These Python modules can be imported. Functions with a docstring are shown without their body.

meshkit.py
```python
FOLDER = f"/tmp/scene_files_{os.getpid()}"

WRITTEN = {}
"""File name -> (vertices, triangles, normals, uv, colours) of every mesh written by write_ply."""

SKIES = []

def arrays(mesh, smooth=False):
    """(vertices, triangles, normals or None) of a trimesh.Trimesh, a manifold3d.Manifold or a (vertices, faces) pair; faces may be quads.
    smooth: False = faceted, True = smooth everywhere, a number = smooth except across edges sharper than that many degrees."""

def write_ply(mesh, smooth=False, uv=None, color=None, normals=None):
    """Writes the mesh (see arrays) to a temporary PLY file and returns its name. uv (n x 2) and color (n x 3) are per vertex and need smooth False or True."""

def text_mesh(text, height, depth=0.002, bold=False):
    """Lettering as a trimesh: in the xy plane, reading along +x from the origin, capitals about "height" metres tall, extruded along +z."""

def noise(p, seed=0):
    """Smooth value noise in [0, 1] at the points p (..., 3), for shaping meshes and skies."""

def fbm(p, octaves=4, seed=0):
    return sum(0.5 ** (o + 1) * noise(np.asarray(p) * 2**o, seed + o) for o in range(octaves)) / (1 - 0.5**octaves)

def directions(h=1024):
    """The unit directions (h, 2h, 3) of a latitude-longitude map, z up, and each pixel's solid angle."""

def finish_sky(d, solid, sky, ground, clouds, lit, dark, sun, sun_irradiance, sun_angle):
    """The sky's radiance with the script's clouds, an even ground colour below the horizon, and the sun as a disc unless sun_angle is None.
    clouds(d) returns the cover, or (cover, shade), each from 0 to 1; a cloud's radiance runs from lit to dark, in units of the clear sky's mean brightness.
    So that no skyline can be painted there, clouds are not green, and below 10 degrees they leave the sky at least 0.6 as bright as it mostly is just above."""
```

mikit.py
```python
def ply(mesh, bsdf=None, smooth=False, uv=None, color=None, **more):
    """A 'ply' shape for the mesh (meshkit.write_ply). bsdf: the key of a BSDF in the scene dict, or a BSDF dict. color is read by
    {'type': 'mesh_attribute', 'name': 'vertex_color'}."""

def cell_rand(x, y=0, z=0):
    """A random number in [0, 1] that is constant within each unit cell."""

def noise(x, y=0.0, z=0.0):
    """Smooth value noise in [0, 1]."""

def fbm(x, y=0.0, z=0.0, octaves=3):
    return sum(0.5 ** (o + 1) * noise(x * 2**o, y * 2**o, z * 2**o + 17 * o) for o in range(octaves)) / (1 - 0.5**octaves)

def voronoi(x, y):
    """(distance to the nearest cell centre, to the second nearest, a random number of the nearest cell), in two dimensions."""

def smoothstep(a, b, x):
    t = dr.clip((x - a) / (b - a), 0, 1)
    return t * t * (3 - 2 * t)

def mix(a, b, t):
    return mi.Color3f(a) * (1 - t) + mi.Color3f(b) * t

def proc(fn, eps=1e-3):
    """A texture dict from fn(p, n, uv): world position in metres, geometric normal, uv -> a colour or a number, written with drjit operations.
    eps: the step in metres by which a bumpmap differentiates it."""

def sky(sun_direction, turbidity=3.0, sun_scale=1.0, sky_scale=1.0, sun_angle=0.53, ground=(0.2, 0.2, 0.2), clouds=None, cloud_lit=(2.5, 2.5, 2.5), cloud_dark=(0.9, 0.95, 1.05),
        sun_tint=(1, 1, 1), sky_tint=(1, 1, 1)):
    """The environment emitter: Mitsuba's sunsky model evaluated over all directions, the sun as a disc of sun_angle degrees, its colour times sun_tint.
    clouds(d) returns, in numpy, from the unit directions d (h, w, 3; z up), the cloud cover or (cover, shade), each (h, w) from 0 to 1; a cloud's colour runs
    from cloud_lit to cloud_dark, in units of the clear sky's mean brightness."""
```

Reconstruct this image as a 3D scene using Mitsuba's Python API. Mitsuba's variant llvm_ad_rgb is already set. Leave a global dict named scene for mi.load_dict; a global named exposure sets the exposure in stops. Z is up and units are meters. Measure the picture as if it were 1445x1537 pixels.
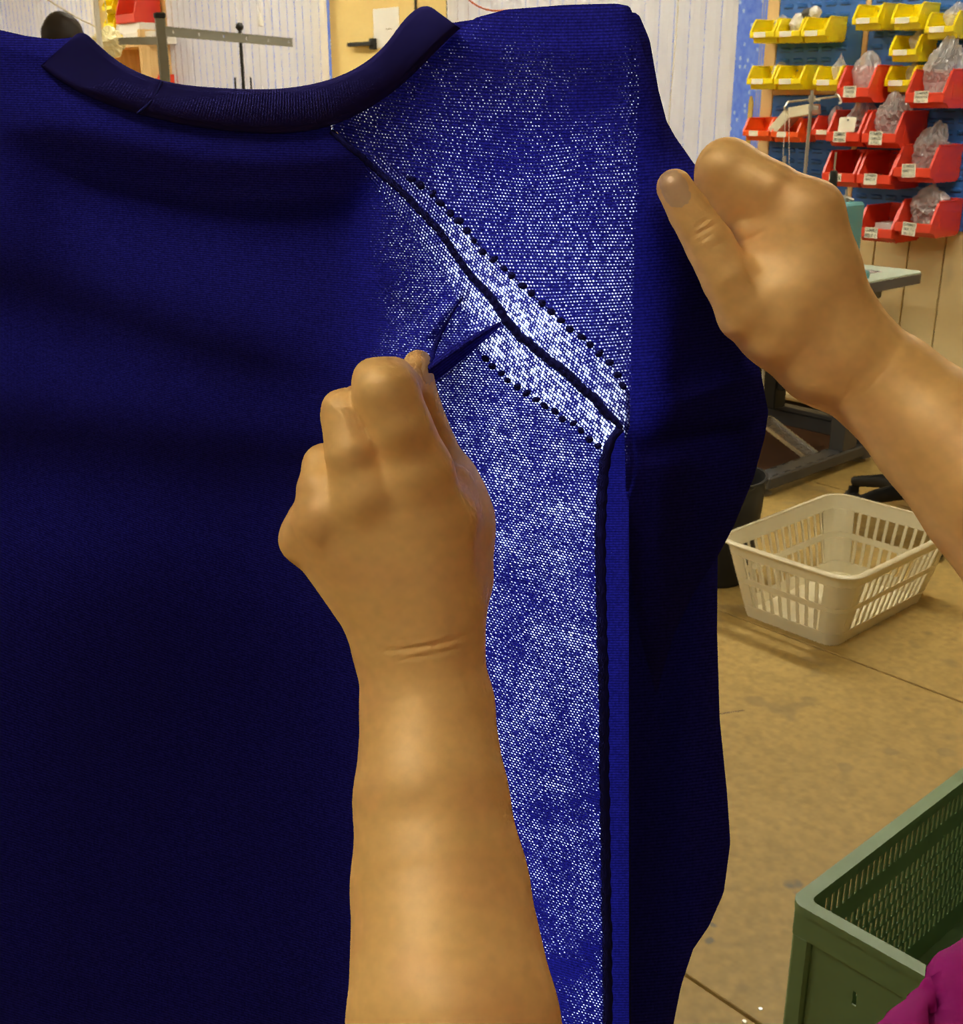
import math, random
import numpy as np, trimesh
import mitsuba as mi, drjit as dr
import mikit, meshkit
from mikit import noise, fbm, cell_rand, smoothstep, mix, voronoi
from shapely.geometry import Polygon, LineString, Point, box as sbox
T = mi.ScalarTransform4f
random.seed(4); rng = np.random.default_rng(4)
scene, labels = {}, {}

# ------------------------------------------------------------------ camera, sky, large lights, exposure
FPX, CX, CY, TH, EYE = 1733.0, 722.5, 768.5, math.radians(19.5), 1.32
FW = np.array([0, math.cos(TH), -math.sin(TH)]); UP = np.array([0, math.sin(TH), math.cos(TH)]); RT = np.array([1.0, 0, 0])
CAM = np.array([0, 0, EYE])
scene['camera'] = {'type': 'thinlens', 'fov': 2 * math.degrees(math.atan(722.5 / FPX)), 'fov_axis': 'x', 'near_clip': 0.02, 'far_clip': 200.0,
                   'aperture_radius': 0.0004, 'focus_distance': 0.5,
                   'to_world': T().look_at(origin=CAM.tolist(), target=(CAM + FW).tolist(), up=[0, 0, 1])}
exposure = 0.3
scene['sky'] = mikit.sky((0.35, -0.55, 0.5), turbidity=4.0, sun_scale=1.5, sky_scale=4.6, ground=(0.3, 0.3, 0.28))
TUBE = (38.0, 36.5, 30.0)          # radiance of the ceiling fittings (warm fluorescent)
LAMP = (2.4, 3.0, 4.3)         # radiance of the daylight inspection lamp inside the sweater

# ------------------------------------------------------------------ frames and helpers
def ray(x, y): return FW + RT * ((x - CX) / FPX) - UP * ((y - CY) / FPX)
def P(x, y, d): return CAM + ray(x, y) * d
def floor_at(x, y, z=0.0):
    r = ray(x, y); return CAM + r * ((z - EYE) / r[2])
AZ = math.radians(-48)                                   # the long wall runs from far left to near right
U = np.array([math.cos(AZ), math.sin(AZ), 0]); N = np.array([U[1], -U[0], 0])
W0 = floor_at(1155, 600)
def W(s, o, z): return W0 + U * s + N * o + np.array([0, 0, z])          # s along the wall, o out into the room
def wall_at(x, y, o=0.0):
    r = ray(x, y); t = ((W0 + N * o - CAM) @ N) / (r @ N); p = CAM + r * t
    return (p - W0) @ U, p[2]
MW = np.eye(4); MW[:3, 0] = U; MW[:3, 1] = -N; MW[:3, 2] = [0, 0, 1]; MW[:3, 3] = W0   # local x along the wall, y into it, z up
def mw(s=0, o=0, z=0, rz=0.0, rx=0.0, ry=0.0):
    m = MW @ trimesh.transformations.translation_matrix([s, -o, z])
    for a, ax in ((rz, [0, 0, 1]), (rx, [1, 0, 0]), (ry, [0, 1, 0])):
        if a: m = m @ trimesh.transformations.rotation_matrix(math.radians(a), ax)
    return m
def mt(p, rz=0.0, rx=0.0, ry=0.0):
    m = trimesh.transformations.translation_matrix(p)
    for a, ax in ((rz, [0, 0, 1]), (rx, [1, 0, 0]), (ry, [0, 1, 0])):
        if a: m = m @ trimesh.transformations.rotation_matrix(math.radians(a), ax)
    return m
def numbered(k):
    if k not in scene and k not in labels: return k
    i = 1
    while f'{k}_{i:03d}' in scene or f'{k}_{i:03d}' in labels: i += 1
    return f'{k}_{i:03d}'
def put(key, shape, m=None):
    """one entry of the scene; shape is a ply dict"""
    key = numbered(key)
    scene[key] = dict(shape, to_world=T(m.tolist())) if m is not None else dict(shape)
    return key
def thing(name, label, cat, group=None):
    key = numbered(name); labels[key] = {'label': label, 'category': cat}
    if group: labels[key]['group'] = group
    return key
def single(name, shape, label, cat, m=None, group=None):
    key = thing(name, label, cat, group)
    scene[key] = dict(shape, to_world=T(m.tolist())) if m is not None else dict(shape)
    return key
def struct(name, shape, label=None, m=None):
    key = numbered(name); scene[key] = dict(shape, to_world=T(m.tolist())) if m is not None else dict(shape)
    labels[key] = {'kind': 'structure'}
    if label: labels[key]['label'] = label
    return key
cat = trimesh.util.concatenate
def bx(x0, x1, y0, y1, z0, z1, bev=0.0):
    if bev <= 0:
        b = trimesh.creation.box(extents=[x1 - x0, y1 - y0, z1 - z0]); b.apply_translation([(x0 + x1) / 2, (y0 + y1) / 2, (z0 + z1) / 2]); return b
    pts = []
    for a in (0, 1):
        for b in (0, 1):
            for c in (0, 1):
                p = np.array([(x1 if a else x0), (y1 if b else y0), (z1 if c else z0)], float); s = np.array([-1 if a else 1, -1 if b else 1, -1 if c else 1]) * bev
                for k in range(3):
                    q = s.copy(); q[k] = 0; pts.append(p + q)
    return trimesh.Trimesh(pts).convex_hull if False else trimesh.convex.convex_hull(np.array(pts))
def prism(poly, h, z0=0.0):
    p = poly if hasattr(poly, 'exterior') else Polygon(poly)
    m = trimesh.creation.extrude_polygon(p, h, engine='earcut'); m.apply_translation([0, 0, z0]); return m
def xz(m):  # extruded xy shape turned so that its plane is xz and thickness runs along +y
    m = m.copy(); m.vertices = m.vertices[:, [0, 2, 1]]; m.invert(); return m
def yz(m):  # plane is yz, thickness along +x
    m = m.copy(); m.vertices = m.vertices[:, [2, 0, 1]]; return m
def tube(pts, r, n=10, closed=False, caps=True):
    pts = np.asarray(pts, float); k = len(pts); r = np.broadcast_to(np.asarray(r, float), (k,))
    tan = np.gradient(pts, axis=0)
    if closed: tan = np.roll(pts, -1, 0) - np.roll(pts, 1, 0)
    tan /= np.linalg.norm(tan, axis=1, keepdims=True) + 1e-12
    a = np.array([0, 0, 1.0]) if abs(tan[0][2]) < 0.9 else np.array([1.0, 0, 0])
    V = []
    x = np.cross(tan[0], a); x /= np.linalg.norm(x)
    ang = np.arange(n) * 2 * np.pi / n
    for i in range(k):
        x = x - tan[i] * (x @ tan[i]); x /= np.linalg.norm(x); y = np.cross(tan[i], x)
        V.append(pts[i] + r[i] * (np.cos(ang)[:, None] * x + np.sin(ang)[:, None] * y))
    V = np.vstack(V); F = []
    for i in range(k if closed else k - 1):
        j = (i + 1) % k
        for q in range(n):
            w = (q + 1) % n; F += [[i * n + q, i * n + w, j * n + w], [i * n + q, j * n + w, j * n + q]]
    if caps and not closed:
        V = np.vstack([V, pts[:1], pts[-1:]]); c0, c1 = len(V) - 2, len(V) - 1
        for q in range(n):
            w = (q + 1) % n; F += [[c0, w, q], [c1, (k - 1) * n + q, (k - 1) * n + w]]
    return trimesh.Trimesh(V, F, process=False)
def rod(a, b, r, n=12): return tube([a, b], r, n)
def lathe(prof, n=40):
    return trimesh.creation.revolve(np.array(prof, float), sections=n)
def curve(pts, n, k=3):
    """smooth curve through points"""
    from scipy.interpolate import splprep, splev
    pts = np.asarray(pts, float); tck, _ = splprep(pts.T, s=0, k=min(k, len(pts) - 1)); return np.array(splev(np.linspace(0, 1, n), tck)).T
def rrect(w, h, r, n=6):
    return sbox(-w / 2 + r, -h / 2 + r, w / 2 - r, h / 2 - r).buffer(r, quad_segs=n)
def ring_pts(poly, n):
    ls = LineString(poly.exterior.coords); return np.array([ls.interpolate(t, normalized=True).coords[0] for t in np.arange(n) / n])

# ------------------------------------------------------------------ materials
def mat(key, d): scene[key] = d; return key
def rgb(c): return {'type': 'rgb', 'value': list(map(float, c))}
def pr(key, c, rough=0.5, spec=0.5, two=True, **kw):
    b = {'type': 'principled', 'base_color': c if isinstance(c, dict) else rgb(c), 'roughness': rough, 'specular': spec, **kw}
    return mat(key, {'type': 'twosided', 'b': b} if two else b)
STAIN, STAIN2, STAIN3 = (tuple(floor_at(*q)[:2].tolist()) for q in ((1187, 1330), (1068, 1387), (1064, 1414)))
CRACK = floor_at(1070, 1073)[:2], floor_at(1116, 1066)[:2]
def f_floor(p, n, uv):
    g = fbm(p.x * 3.1, p.y * 3.1, 0.5, 4); f = fbm(p.x * 70, p.y * 70, 2.0, 2); st = smoothstep(0.70, 0.85, fbm(p.x * 17 + 3, p.y * 17, 1.0, 2))
    c = mix((0.28, 0.185, 0.052), (0.38, 0.255, 0.078), g)
    c = c * (0.85 + 0.3 * f)
    def spot(x, y, r, k): return smoothstep(r, r * .35, dr.sqrt(dr.square(p.x - x) + dr.square(p.y - y)) + r * .9 * (noise(p.x * 70, p.y * 70, k) - .5))
    for (x, y), r, k in ((STAIN, .022, 1.0), (STAIN2, .010, 4.0), (STAIN3, .012, 7.0)): c = mix(c, (.10, .10, .095), spot(x, y, r, k) * .75)
    d_ = CRACK[1] - CRACK[0]; t_ = dr.clip(((p.x - CRACK[0][0]) * d_[0] + (p.y - CRACK[0][1]) * d_[1]) / float(d_ @ d_), 0, 1)
    cr = dr.sqrt(dr.square(p.x - CRACK[0][0] - t_ * d_[0]) + dr.square(p.y - CRACK[0][1] - t_ * d_[1])); c = mix(c, (.08, .05, .03), smoothstep(.004, .001, cr + .003 * (noise(p.x * 200, p.y * 200) - .5)) * .7)
    return mix(c, (0.15, 0.11, 0.06), st * 0.35)
pr('mat_floor', mikit.proc(f_floor), 0.5, 0.4)
def f_wallcream(p, n, uv):
    g = fbm(p.x * 2, p.y * 2, p.z * 2, 3); s = smoothstep(0.62, 0.8, fbm(p.x * 9, p.y * 9, p.z * 3 + 9, 3))
    return mix(mix((0.66, 0.50, 0.235), (0.74, 0.58, 0.30), g), (0.40, 0.30, 0.16), s * 0.35)
pr('mat_boardwall', mikit.proc(f_wallcream), 0.55, 0.3)
def f_plaster(p, n, uv): return mix((0.77, 0.58, 0.22), (0.81, 0.62, 0.26), fbm(p.x * 1.7, p.y * 1.7, p.z * 1.7, 3))
pr('mat_plaster', mikit.proc(f_plaster), 0.8, 0.2)
pr('mat_reveal', (0.74, 0.60, 0.50), 0.8, 0.2)
pr('mat_white_wall', (0.74, 0.70, 0.60), 0.8, 0.2)
pr('mat_drab_wall', (0.30, 0.27, 0.22), 0.8, 0.2)
pr('mat_ceiling', (0.80, 0.78, 0.72), 0.9, 0.1)
pr('mat_dark_gap', (0.05, 0.035, 0.02), 0.9, 0.1)
mat('mat_slat', {'type': 'twosided', 'b': {'type': 'diffuse', 'reflectance': rgb((0.8, 0.8, 0.8))}})
scene['mat_slat'] = {'type': 'principledthin', 'base_color': rgb((0.90, 0.88, 0.82)), 'roughness': 0.8, 'diff_trans': 0.7, 'spec_trans': 0.0, 'eta': 1.2}
def f_obscured(p, n, uv):
    d1, d2, r = voronoi((p.x * .669 - p.y * .743) * 42, p.z * 30)
    fl_ = smoothstep(0.34, 0.2, d1) * smoothstep(0.72, 0.76, r); g = fbm((p.x * .669 - p.y * .743) * 70, p.z * 45, 1.0, 3)
    return mix(mix((0.24, 0.34, 0.86), (0.52, 0.62, 0.98), g), (0.95, 0.97, 1.0), fl_)
scene['mat_obscured_glass'] = {'type': 'principledthin', 'base_color': mikit.proc(f_obscured), 'roughness': 0.4, 'diff_trans': 1.6, 'spec_trans': 0.0, 'eta': 1.5}
pr('mat_frame_white', (0.75, 0.73, 0.66), 0.4)
def f_wood(p, n, uv):
    g = noise(p.x * 90 + p.y * 90 + 3 * noise(p.z * 5, p.x * 4, 0.0), p.z * 6, p.y * 20); return mix((0.62, 0.40, 0.15), (0.76, 0.53, 0.24), g)
pr('mat_wood', mikit.proc(f_wood), 0.5)
pr('mat_yellow_wood', (0.62, 0.46, 0.10), 0.5)
pr('mat_louvre', (0.018, 0.095, 0.33), 0.42, 0.5)
pr('mat_bin_red', (0.62, 0.040, 0.014), 0.34, 0.5)
pr('mat_bin_orange', (0.78, 0.085, 0.008), 0.34, 0.5)
pr('mat_bin_yellow', (0.92, 0.74, 0.001), 0.34, 0.5)
pr('mat_card', (0.80, 0.76, 0.62), 0.7, 0.2)
pr('mat_card_grey', (0.52, 0.48, 0.47), 0.7, 0.2)
pr('mat_card_box', (0.66, 0.60, 0.43), 0.7, 0.2)
pr('mat_ink', (0.02, 0.02, 0.02), 0.7, 0.2)
pr('mat_print', (0.45, 0.42, 0.34), 0.7, 0.2)
pr('mat_steel', (0.55, 0.53, 0.48), 0.3, 0.5, metallic=0.9)
pr('mat_grey_steel', (0.155, 0.145, 0.105), 0.45)
pr('mat_black', (0.012, 0.012, 0.012), 0.5, 0.25)
pr('mat_black_matt', (0.012, 0.012, 0.012), 0.8, 0.2)
pr('mat_dark_grey', (0.045, 0.046, 0.05), 0.4, 0.35)
pr('mat_shade_sheet', (0.06, 0.03, 0.018), 0.9, 0.1)  # dark brown standing in for shade on the floor under the table
pr('mat_table_top', (0.42, 0.52, 0.44), 0.35)
pr('mat_table_edge', (0.05, 0.045, 0.055), 0.5)
pr('mat_teal', (0.05, 0.19, 0.21), 0.4)
pr('mat_basket', (0.66, 0.60, 0.42), 0.35, 0.5)
pr('mat_crate', (0.105, 0.185, 0.085), 0.42, 0.5)
pr('mat_white', (0.82, 0.80, 0.74), 0.5)
pr('mat_cream_yarn', (0.72, 0.64, 0.38), 0.9, 0.1)
pr('mat_red_cord', (0.75, 0.16, 0.04), 0.5)
pr('mat_dark_contents', (0.06, 0.06, 0.055), 0.5)
def f_bag(p, n, uv): return mix((0.60, 0.57, 0.55), (0.86, 0.84, 0.82), noise(p.x * 60, p.y * 60, p.z * 60))
scene['mat_bag'] = {'type': 'blendbsdf', 'weight': 0.27, 'a': {'type': 'thindielectric', 'int_ior': 1.45, 'ext_ior': 1.0},
                    'b': {'type': 'twosided', 'b': {'type': 'principled', 'base_color': mikit.proc(f_bag), 'roughness': 0.14, 'specular': 1.0}}}

# ------------------------------------------------------------------ setting: floor, walls, ceiling
S0, S1, O1, HC = -12.5, 5.2, 8.2, 2.7
base = bx(S0 - .2, S1 + .2, -O1 - .2, .2, -.10, -.012)
floor = struct('floor', mikit.ply(base, 'mat_dark_gap'), 'worn brown hardboard workshop floor', MW)
bw, bl, gap = 1.19, 2.44, 0.003
offs = [2.13 + bw * k for k in range(-2, 6)]
board_variants = {}
for k, o0 in enumerate(offs[:-1]):
    oa, ob = max(o0, 0.0), min(offs[k + 1], O1)
    if ob - oa < .05: continue
    shift = {1: 0.3, 2: 0.9, 3: 0.9}.get(k, 0.4 + 0.9 * (k % 2))
    s = shift - bl * 7
    while s < S1:
        sa, sb = max(s, S0), min(s + bl, S1)
        if sb - sa > .1:
            b = bx(sa + gap, sb - gap, -ob + gap, -oa - gap, -.014, 0.0, 0.0015)
            put('floor__board', mikit.ply(b, 'mat_floor'), MW)
        s += bl
for q in ((1141, 1514), (1117, 1533)):
    c_ = floor_at(*q); put('floor__screw', mikit.ply(lathe([[0, 0], [.0042, 0], [.0036, .0012], [0, .0014]], 16), {'type': 'ref', 'id': 'mat_steel'}, smooth=40), mt([c_[0], c_[1], 0]))
def wall_box(name, s0, s1, z0, z1, m, label=None, o0=-.18, o1=0.0): return struct(name, mikit.ply(bx(s0, s1, -o1, -o0, z0, z1), m), label, MW)
# the long wall with three windows
wins = [(-2.25, -0.155), (-5.50, -3.46), (-9.6, -6.75)]
SILL, HEAD = 0.75, 2.35
wall_box('wall_back', S0 - .2, S1 + .2, 0, SILL, 'mat_plaster', 'cream painted workshop wall with windows')
struct('wall_back_top', mikit.ply(bx(S0 - .2, S1 + .2, 0, .18, HEAD, HC), 'mat_plaster'), None, MW)
edges = [S1 + .2] + [e for w in wins for e in (w[1], w[0])] + [S0 - .2]
for a, b in zip(edges[0::2], edges[1::2]):
    struct('wall_back_pier', mikit.ply(bx(b, a, 0, .18, SILL, HEAD), 'mat_plaster'), None, MW)
for k, (a, b) in enumerate(wins):
    w = struct(f'window_{k+1}', mikit.ply(cat([bx(a, b, .09, .15, SILL, SILL + .06), bx(a, b, .09, .15, HEAD - .06, HEAD), bx(a, a + .06, .09, .15, SILL, HEAD), bx(b - .045, b, .09, .15, SILL, HEAD), bx((a + b) / 2 - .03, (a + b) / 2 + .03, .09, .15, SILL, HEAD)]), 'mat_frame_white'), 'white framed window with obscured glass', MW)
    for x0, x1 in ((a + .06, (a + b) / 2 - .03), ((a + b) / 2 + .03, b - .045)):
        put(w + '__pane', mikit.ply(bx(x0, x1, .118, .122, SILL + .06, HEAD - .06) if False else trimesh.Trimesh([[x0, .12, SILL + .06], [x1, .12, SILL + .06], [x1, .12, HEAD - .06], [x0, .12, HEAD - .06]], [[0, 1, 2], [0, 2, 3]], process=False), 'mat_obscured_glass'), MW)
    put(w + '__reveal', mikit.ply(cat([bx(a - .001, a + .012, 0.0, .09, SILL, HEAD), bx(a, b, -.03, .09, SILL - .02, SILL + .012)]), 'mat_reveal'), MW)
# board cladding at the right: vertical boards with open joints
s = 0.461 - .154 * 8
while s < S1 - .1:
    if s > -.16 - .16:
        put('wall_back__board', mikit.ply(bx(s + .003, s + .151, -.016, 0.002, 0.02, 2.35 if s > -.15 else SILL, .002), 'mat_boardwall'), MW)
    s += .154
put('wall_back__backing', mikit.ply(bx(-.32, S1, -.004, .002, 0.0, .78), 'mat_dark_gap'), MW)
struct('wall_right', mikit.ply(bx(S1, S1 + .2, -O1, .2, 0, HC), 'mat_drab_wall'), 'cream side wall', MW)
struct('wall_left', mikit.ply(bx(S0 - .2, S0, -O1, .2, 0, HC), 'mat_white_wall'), 'pale far wall', MW)
struct('wall_front', mikit.ply(bx(S0 - .2, S1 + .2, -O1 - .2, -O1, 0, HC), 'mat_drab_wall'), 'pale wall behind the camera', MW)
struct('ceiling', mikit.ply(bx(S0 - .2, S1 + .2, -O1 - .2, .2, HC, HC + .1), 'mat_ceiling'), 'white ceiling', MW)
struct('baseboard_back', mikit.ply(cat([tube([[S0, -.06, .07], [S1, -.06, .07]], .035, 12)]), 'mat_boardwall'), 'cream heating pipe along the wall foot', MW)
# ceiling lights
lh = cat([bx(-.75, .75, -.09, .09, .03, .075, .006)])
ld = bx(-.73, .73, -.075, .075, .0, .032, .01)
shape_h, shape_d = mikit.ply(lh, 'mat_white'), mikit.ply(ld, {'type': 'diffuse', 'reflectance': rgb((.6, .6, .6))})
spots = [(o, s_) for o, q in ((1.25, 1.5), (5.3, 2.5)) for s_ in (q - 11.6, q - 8.4, q - 5.4, q - 2.7, q)]
for o, s in spots:
    nth = ("first", "second", "third", "fourth", "fifth")[4 - spots.index((o, s)) % 5]; row = "beside the window wall" if o < 2 else "in mid room"
    t = thing('ceiling_light', f'long fluorescent ceiling light, {nth} from the near end, {row}', 'ceiling light', 'fluorescent lights on the ceiling')
    put(t + '__housing', shape_h, mw(s, o, HC - .076)); put(t + '__diffuser', dict(shape_d, emitter={'type': 'area', 'radiance': rgb(np.array(TUBE) * (1.25 if o < 2 else 1.0))}), mw(s, o, HC - .076))

# ------------------------------------------------------------------ vertical blinds
slat = []
for z in np.linspace(0, 1, 2):
    for x, y in ((-.0445, .004), (-.02, -.002), (.02, -.002), (.0445, .004)): slat.append([x, y, z])
slat_m = trimesh.Trimesh(slat, [[0, 1, 5], [0, 5, 4], [1, 2, 6], [1, 6, 5], [2, 3, 7], [2, 7, 6]], process=False)
slat_shapes = {}
def blind(sa, sb, ang, z0, z1, label, pitch=.0805):
    t = thing('vertical_blind', label, 'blind')
    put(t + '__head_rail', mikit.ply(bx(sa, sb, -.09, -.045, z1, z1 + .04, .004), 'mat_frame_white'), MW)
    sh = mikit.ply(slat_m, 'mat_slat')
    s = sb - .044; i = 0
    while s > sa:
        m = mw(s, .065, z0) @ trimesh.transformations.rotation_matrix(math.radians(ang + random.uniform(-1.2, 1.2)), [0, 0, 1]) @ np.diag([1, 1, z1 - z0, 1])
        put(t + '__slat', sh, m); s -= pitch; i += 1
    return t
b1 = blind(-2.215, -.287, -1.2, .72, 2.40, 'wide cream vertical blind beside the blue storage boards, behind the sweater shoulder', .0893)
b2 = blind(-5.47, -3.40, -2, .72, 2.40, 'cream vertical blind seen through the sweater neckline, behind the grey rail', .0903)
b3 = blind(-9.6, -6.66, -2, .72, 2.40, 'greyish vertical blind at the far left behind the sweater shoulder', .0903)

# ------------------------------------------------------------------ louvred storage panels and wooden battens on the long wall
lv = []
def louvre_mesh(w=.052, h=.016, d=.008):
    k = 7; V = []; F = []
    for i in range(k):
        a = i / (k - 1); x = (a - .5) * w; q = math.sin(math.pi * min(1, max(0, a))) ** .5
        V += [[x, 0, h / 2], [x, -d * q, h * .15], [x, -d * q * .8, -h / 2 * .6 - h * .1], [x, 0, -h / 2]]
    for i in range(k - 1):
        for j in range(3):
            a = i * 4 + j; F += [[a, a + 1, a + 5], [a, a + 5, a + 4]]
    m = trimesh.Trimesh(V, F, process=False); return m
pr('mat_louvre_dark', (0.010, 0.03, 0.10), 0.5)
lshape = mikit.ply(louvre_mesh(), 'mat_louvre'); 
slot = mikit.ply(bx(-.024, .024, -.0012, 0, -.0125, -.0085), 'mat_louvre_dark')
def panel(s0, s1, z0, z1, label):
    t = thing('louvre_panel', label, 'storage panel')
    put(t + '__sheet', mikit.ply(bx(s0, s1, -.028, -.018, z0, z1, .003), 'mat_louvre'), MW)
    nx = int((s1 - s0 - .03) / .068); nz = int((z1 - z0 - .03) / .043)
    for j in range(nz):
        for i in range(nx):
            m = mw(s0 + .045 + i * .068, .028, z0 + .03 + j * .043)
            k = put(t + '__louvre', lshape, m)
    sl = [bx(-.024, .024, -.0014, 0.0, -.0125, -.0085).apply_translation([s0 + .045 + i * .068, -.028, z0 + .03 + j * .043]) for j in range(nz) for i in range(nx)]
    k = put(t + '__slots', mikit.ply(cat(sl), 'mat_louvre_dark'), MW); labels[k] = {'kind': 'stuff', 'label': 'dark slot openings under the louvres'}
panel(-.098, .310, 1.377, 1.93, 'upper left blue louvred panel holding the rows of yellow bins')
panel(.336, 1.02, 1.377, 1.93, 'upper right blue louvred panel behind the single yellow bin')
panel(-.098, .310, .84, 1.352, 'lower left blue louvred panel behind the metal thread stand')
panel(.336, 1.02, .84, 1.352, 'lower right blue louvred panel behind the big red bins')
def batten(s0, s1, z0, z1, label, o=.03): single('wooden_batten', mikit.ply(bx(s0, s1, -o, -.017, z0, z1, .003), 'mat_wood'), label, 'wooden batten', MW)
batten(-.158, -.099, .80, 1.93, 'long upright wooden batten between the window strip and the blue panels')
batten(.311, .335, .80, 1.93, 'thin upright wooden batten between the left and right blue panels')
batten(-.098, .310, 1.353, 1.376, 'level wooden batten under the lower row of yellow bins', .0305)
batten(.336, 1.02, 1.353, 1.376, 'level wooden batten behind the upper red bins', .0305)

# ------------------------------------------------------------------ open fronted storage bins
def bin_mesh(w, L, h):
    lip = .30 * h; t = .004; fl = .009
    side = [(0, -.002), (-L * .12, -.020), (-L * .80, -.020), (-L + .028, -.002), (-L, .0), (-L, lip), (-L * .80, h * .93), (-L * .74, h), (0, h)]
    parts = []
    for x in (0, w - t): parts.append(yz(prism(side, t)).apply_translation([x, 0, 0]))
    fr = [(-L - .001, lip * .96), (-L * .80 - .002, h * .94), (-L * .80 + .006, h * .9), (-L + .006, lip * .9)]
    for x in (-.0015, w - fl + .0015): parts.append(yz(prism(fr, fl)).apply_translation([x, 0, 0]))
    for x in (-.002, w - fl + .002): parts.append(bx(x, x + fl, -L * .78, 0, h - .006, h + .001, .002))          # top rims
    parts.append(bx(-.0015, w + .0015, -L - .0015, -L + .005, .0, lip, .002))                                    # front lip
    parts.append(bx(0, w, -.005, 0, -.002, h + .002))                                                            # back
    parts.append(bx(.003, w - .003, -L * .8, -L * .12, -.020, -.014, .002))                                      # foot
    parts.append(trimesh.convex.convex_hull(np.array([[x, y, z] for x in (.003, w - .003) for y, z in ((-L * .80, -.020), (-L * .80, -.016), (-L + .028, -.002), (-L + .02, .004))])))
    parts.append(bx(.003, w - .003, -L * .80, -.003, -.016, -.012))
    # raised side panel relief
    rel = [(-L * .12, .014), (-L * .72, .014), (-L * .72, h * .62), (-L * .12, h * .62)]
    ro = Polygon(rel).buffer(.004); ri = Polygon(rel).buffer(-.001)
    for x in (-.0016, w): parts.append(yz(prism(ro.difference(ri), .0016)).apply_translation([x, 0, 0]))
    return cat(parts)
bin_cache = {}
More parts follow.
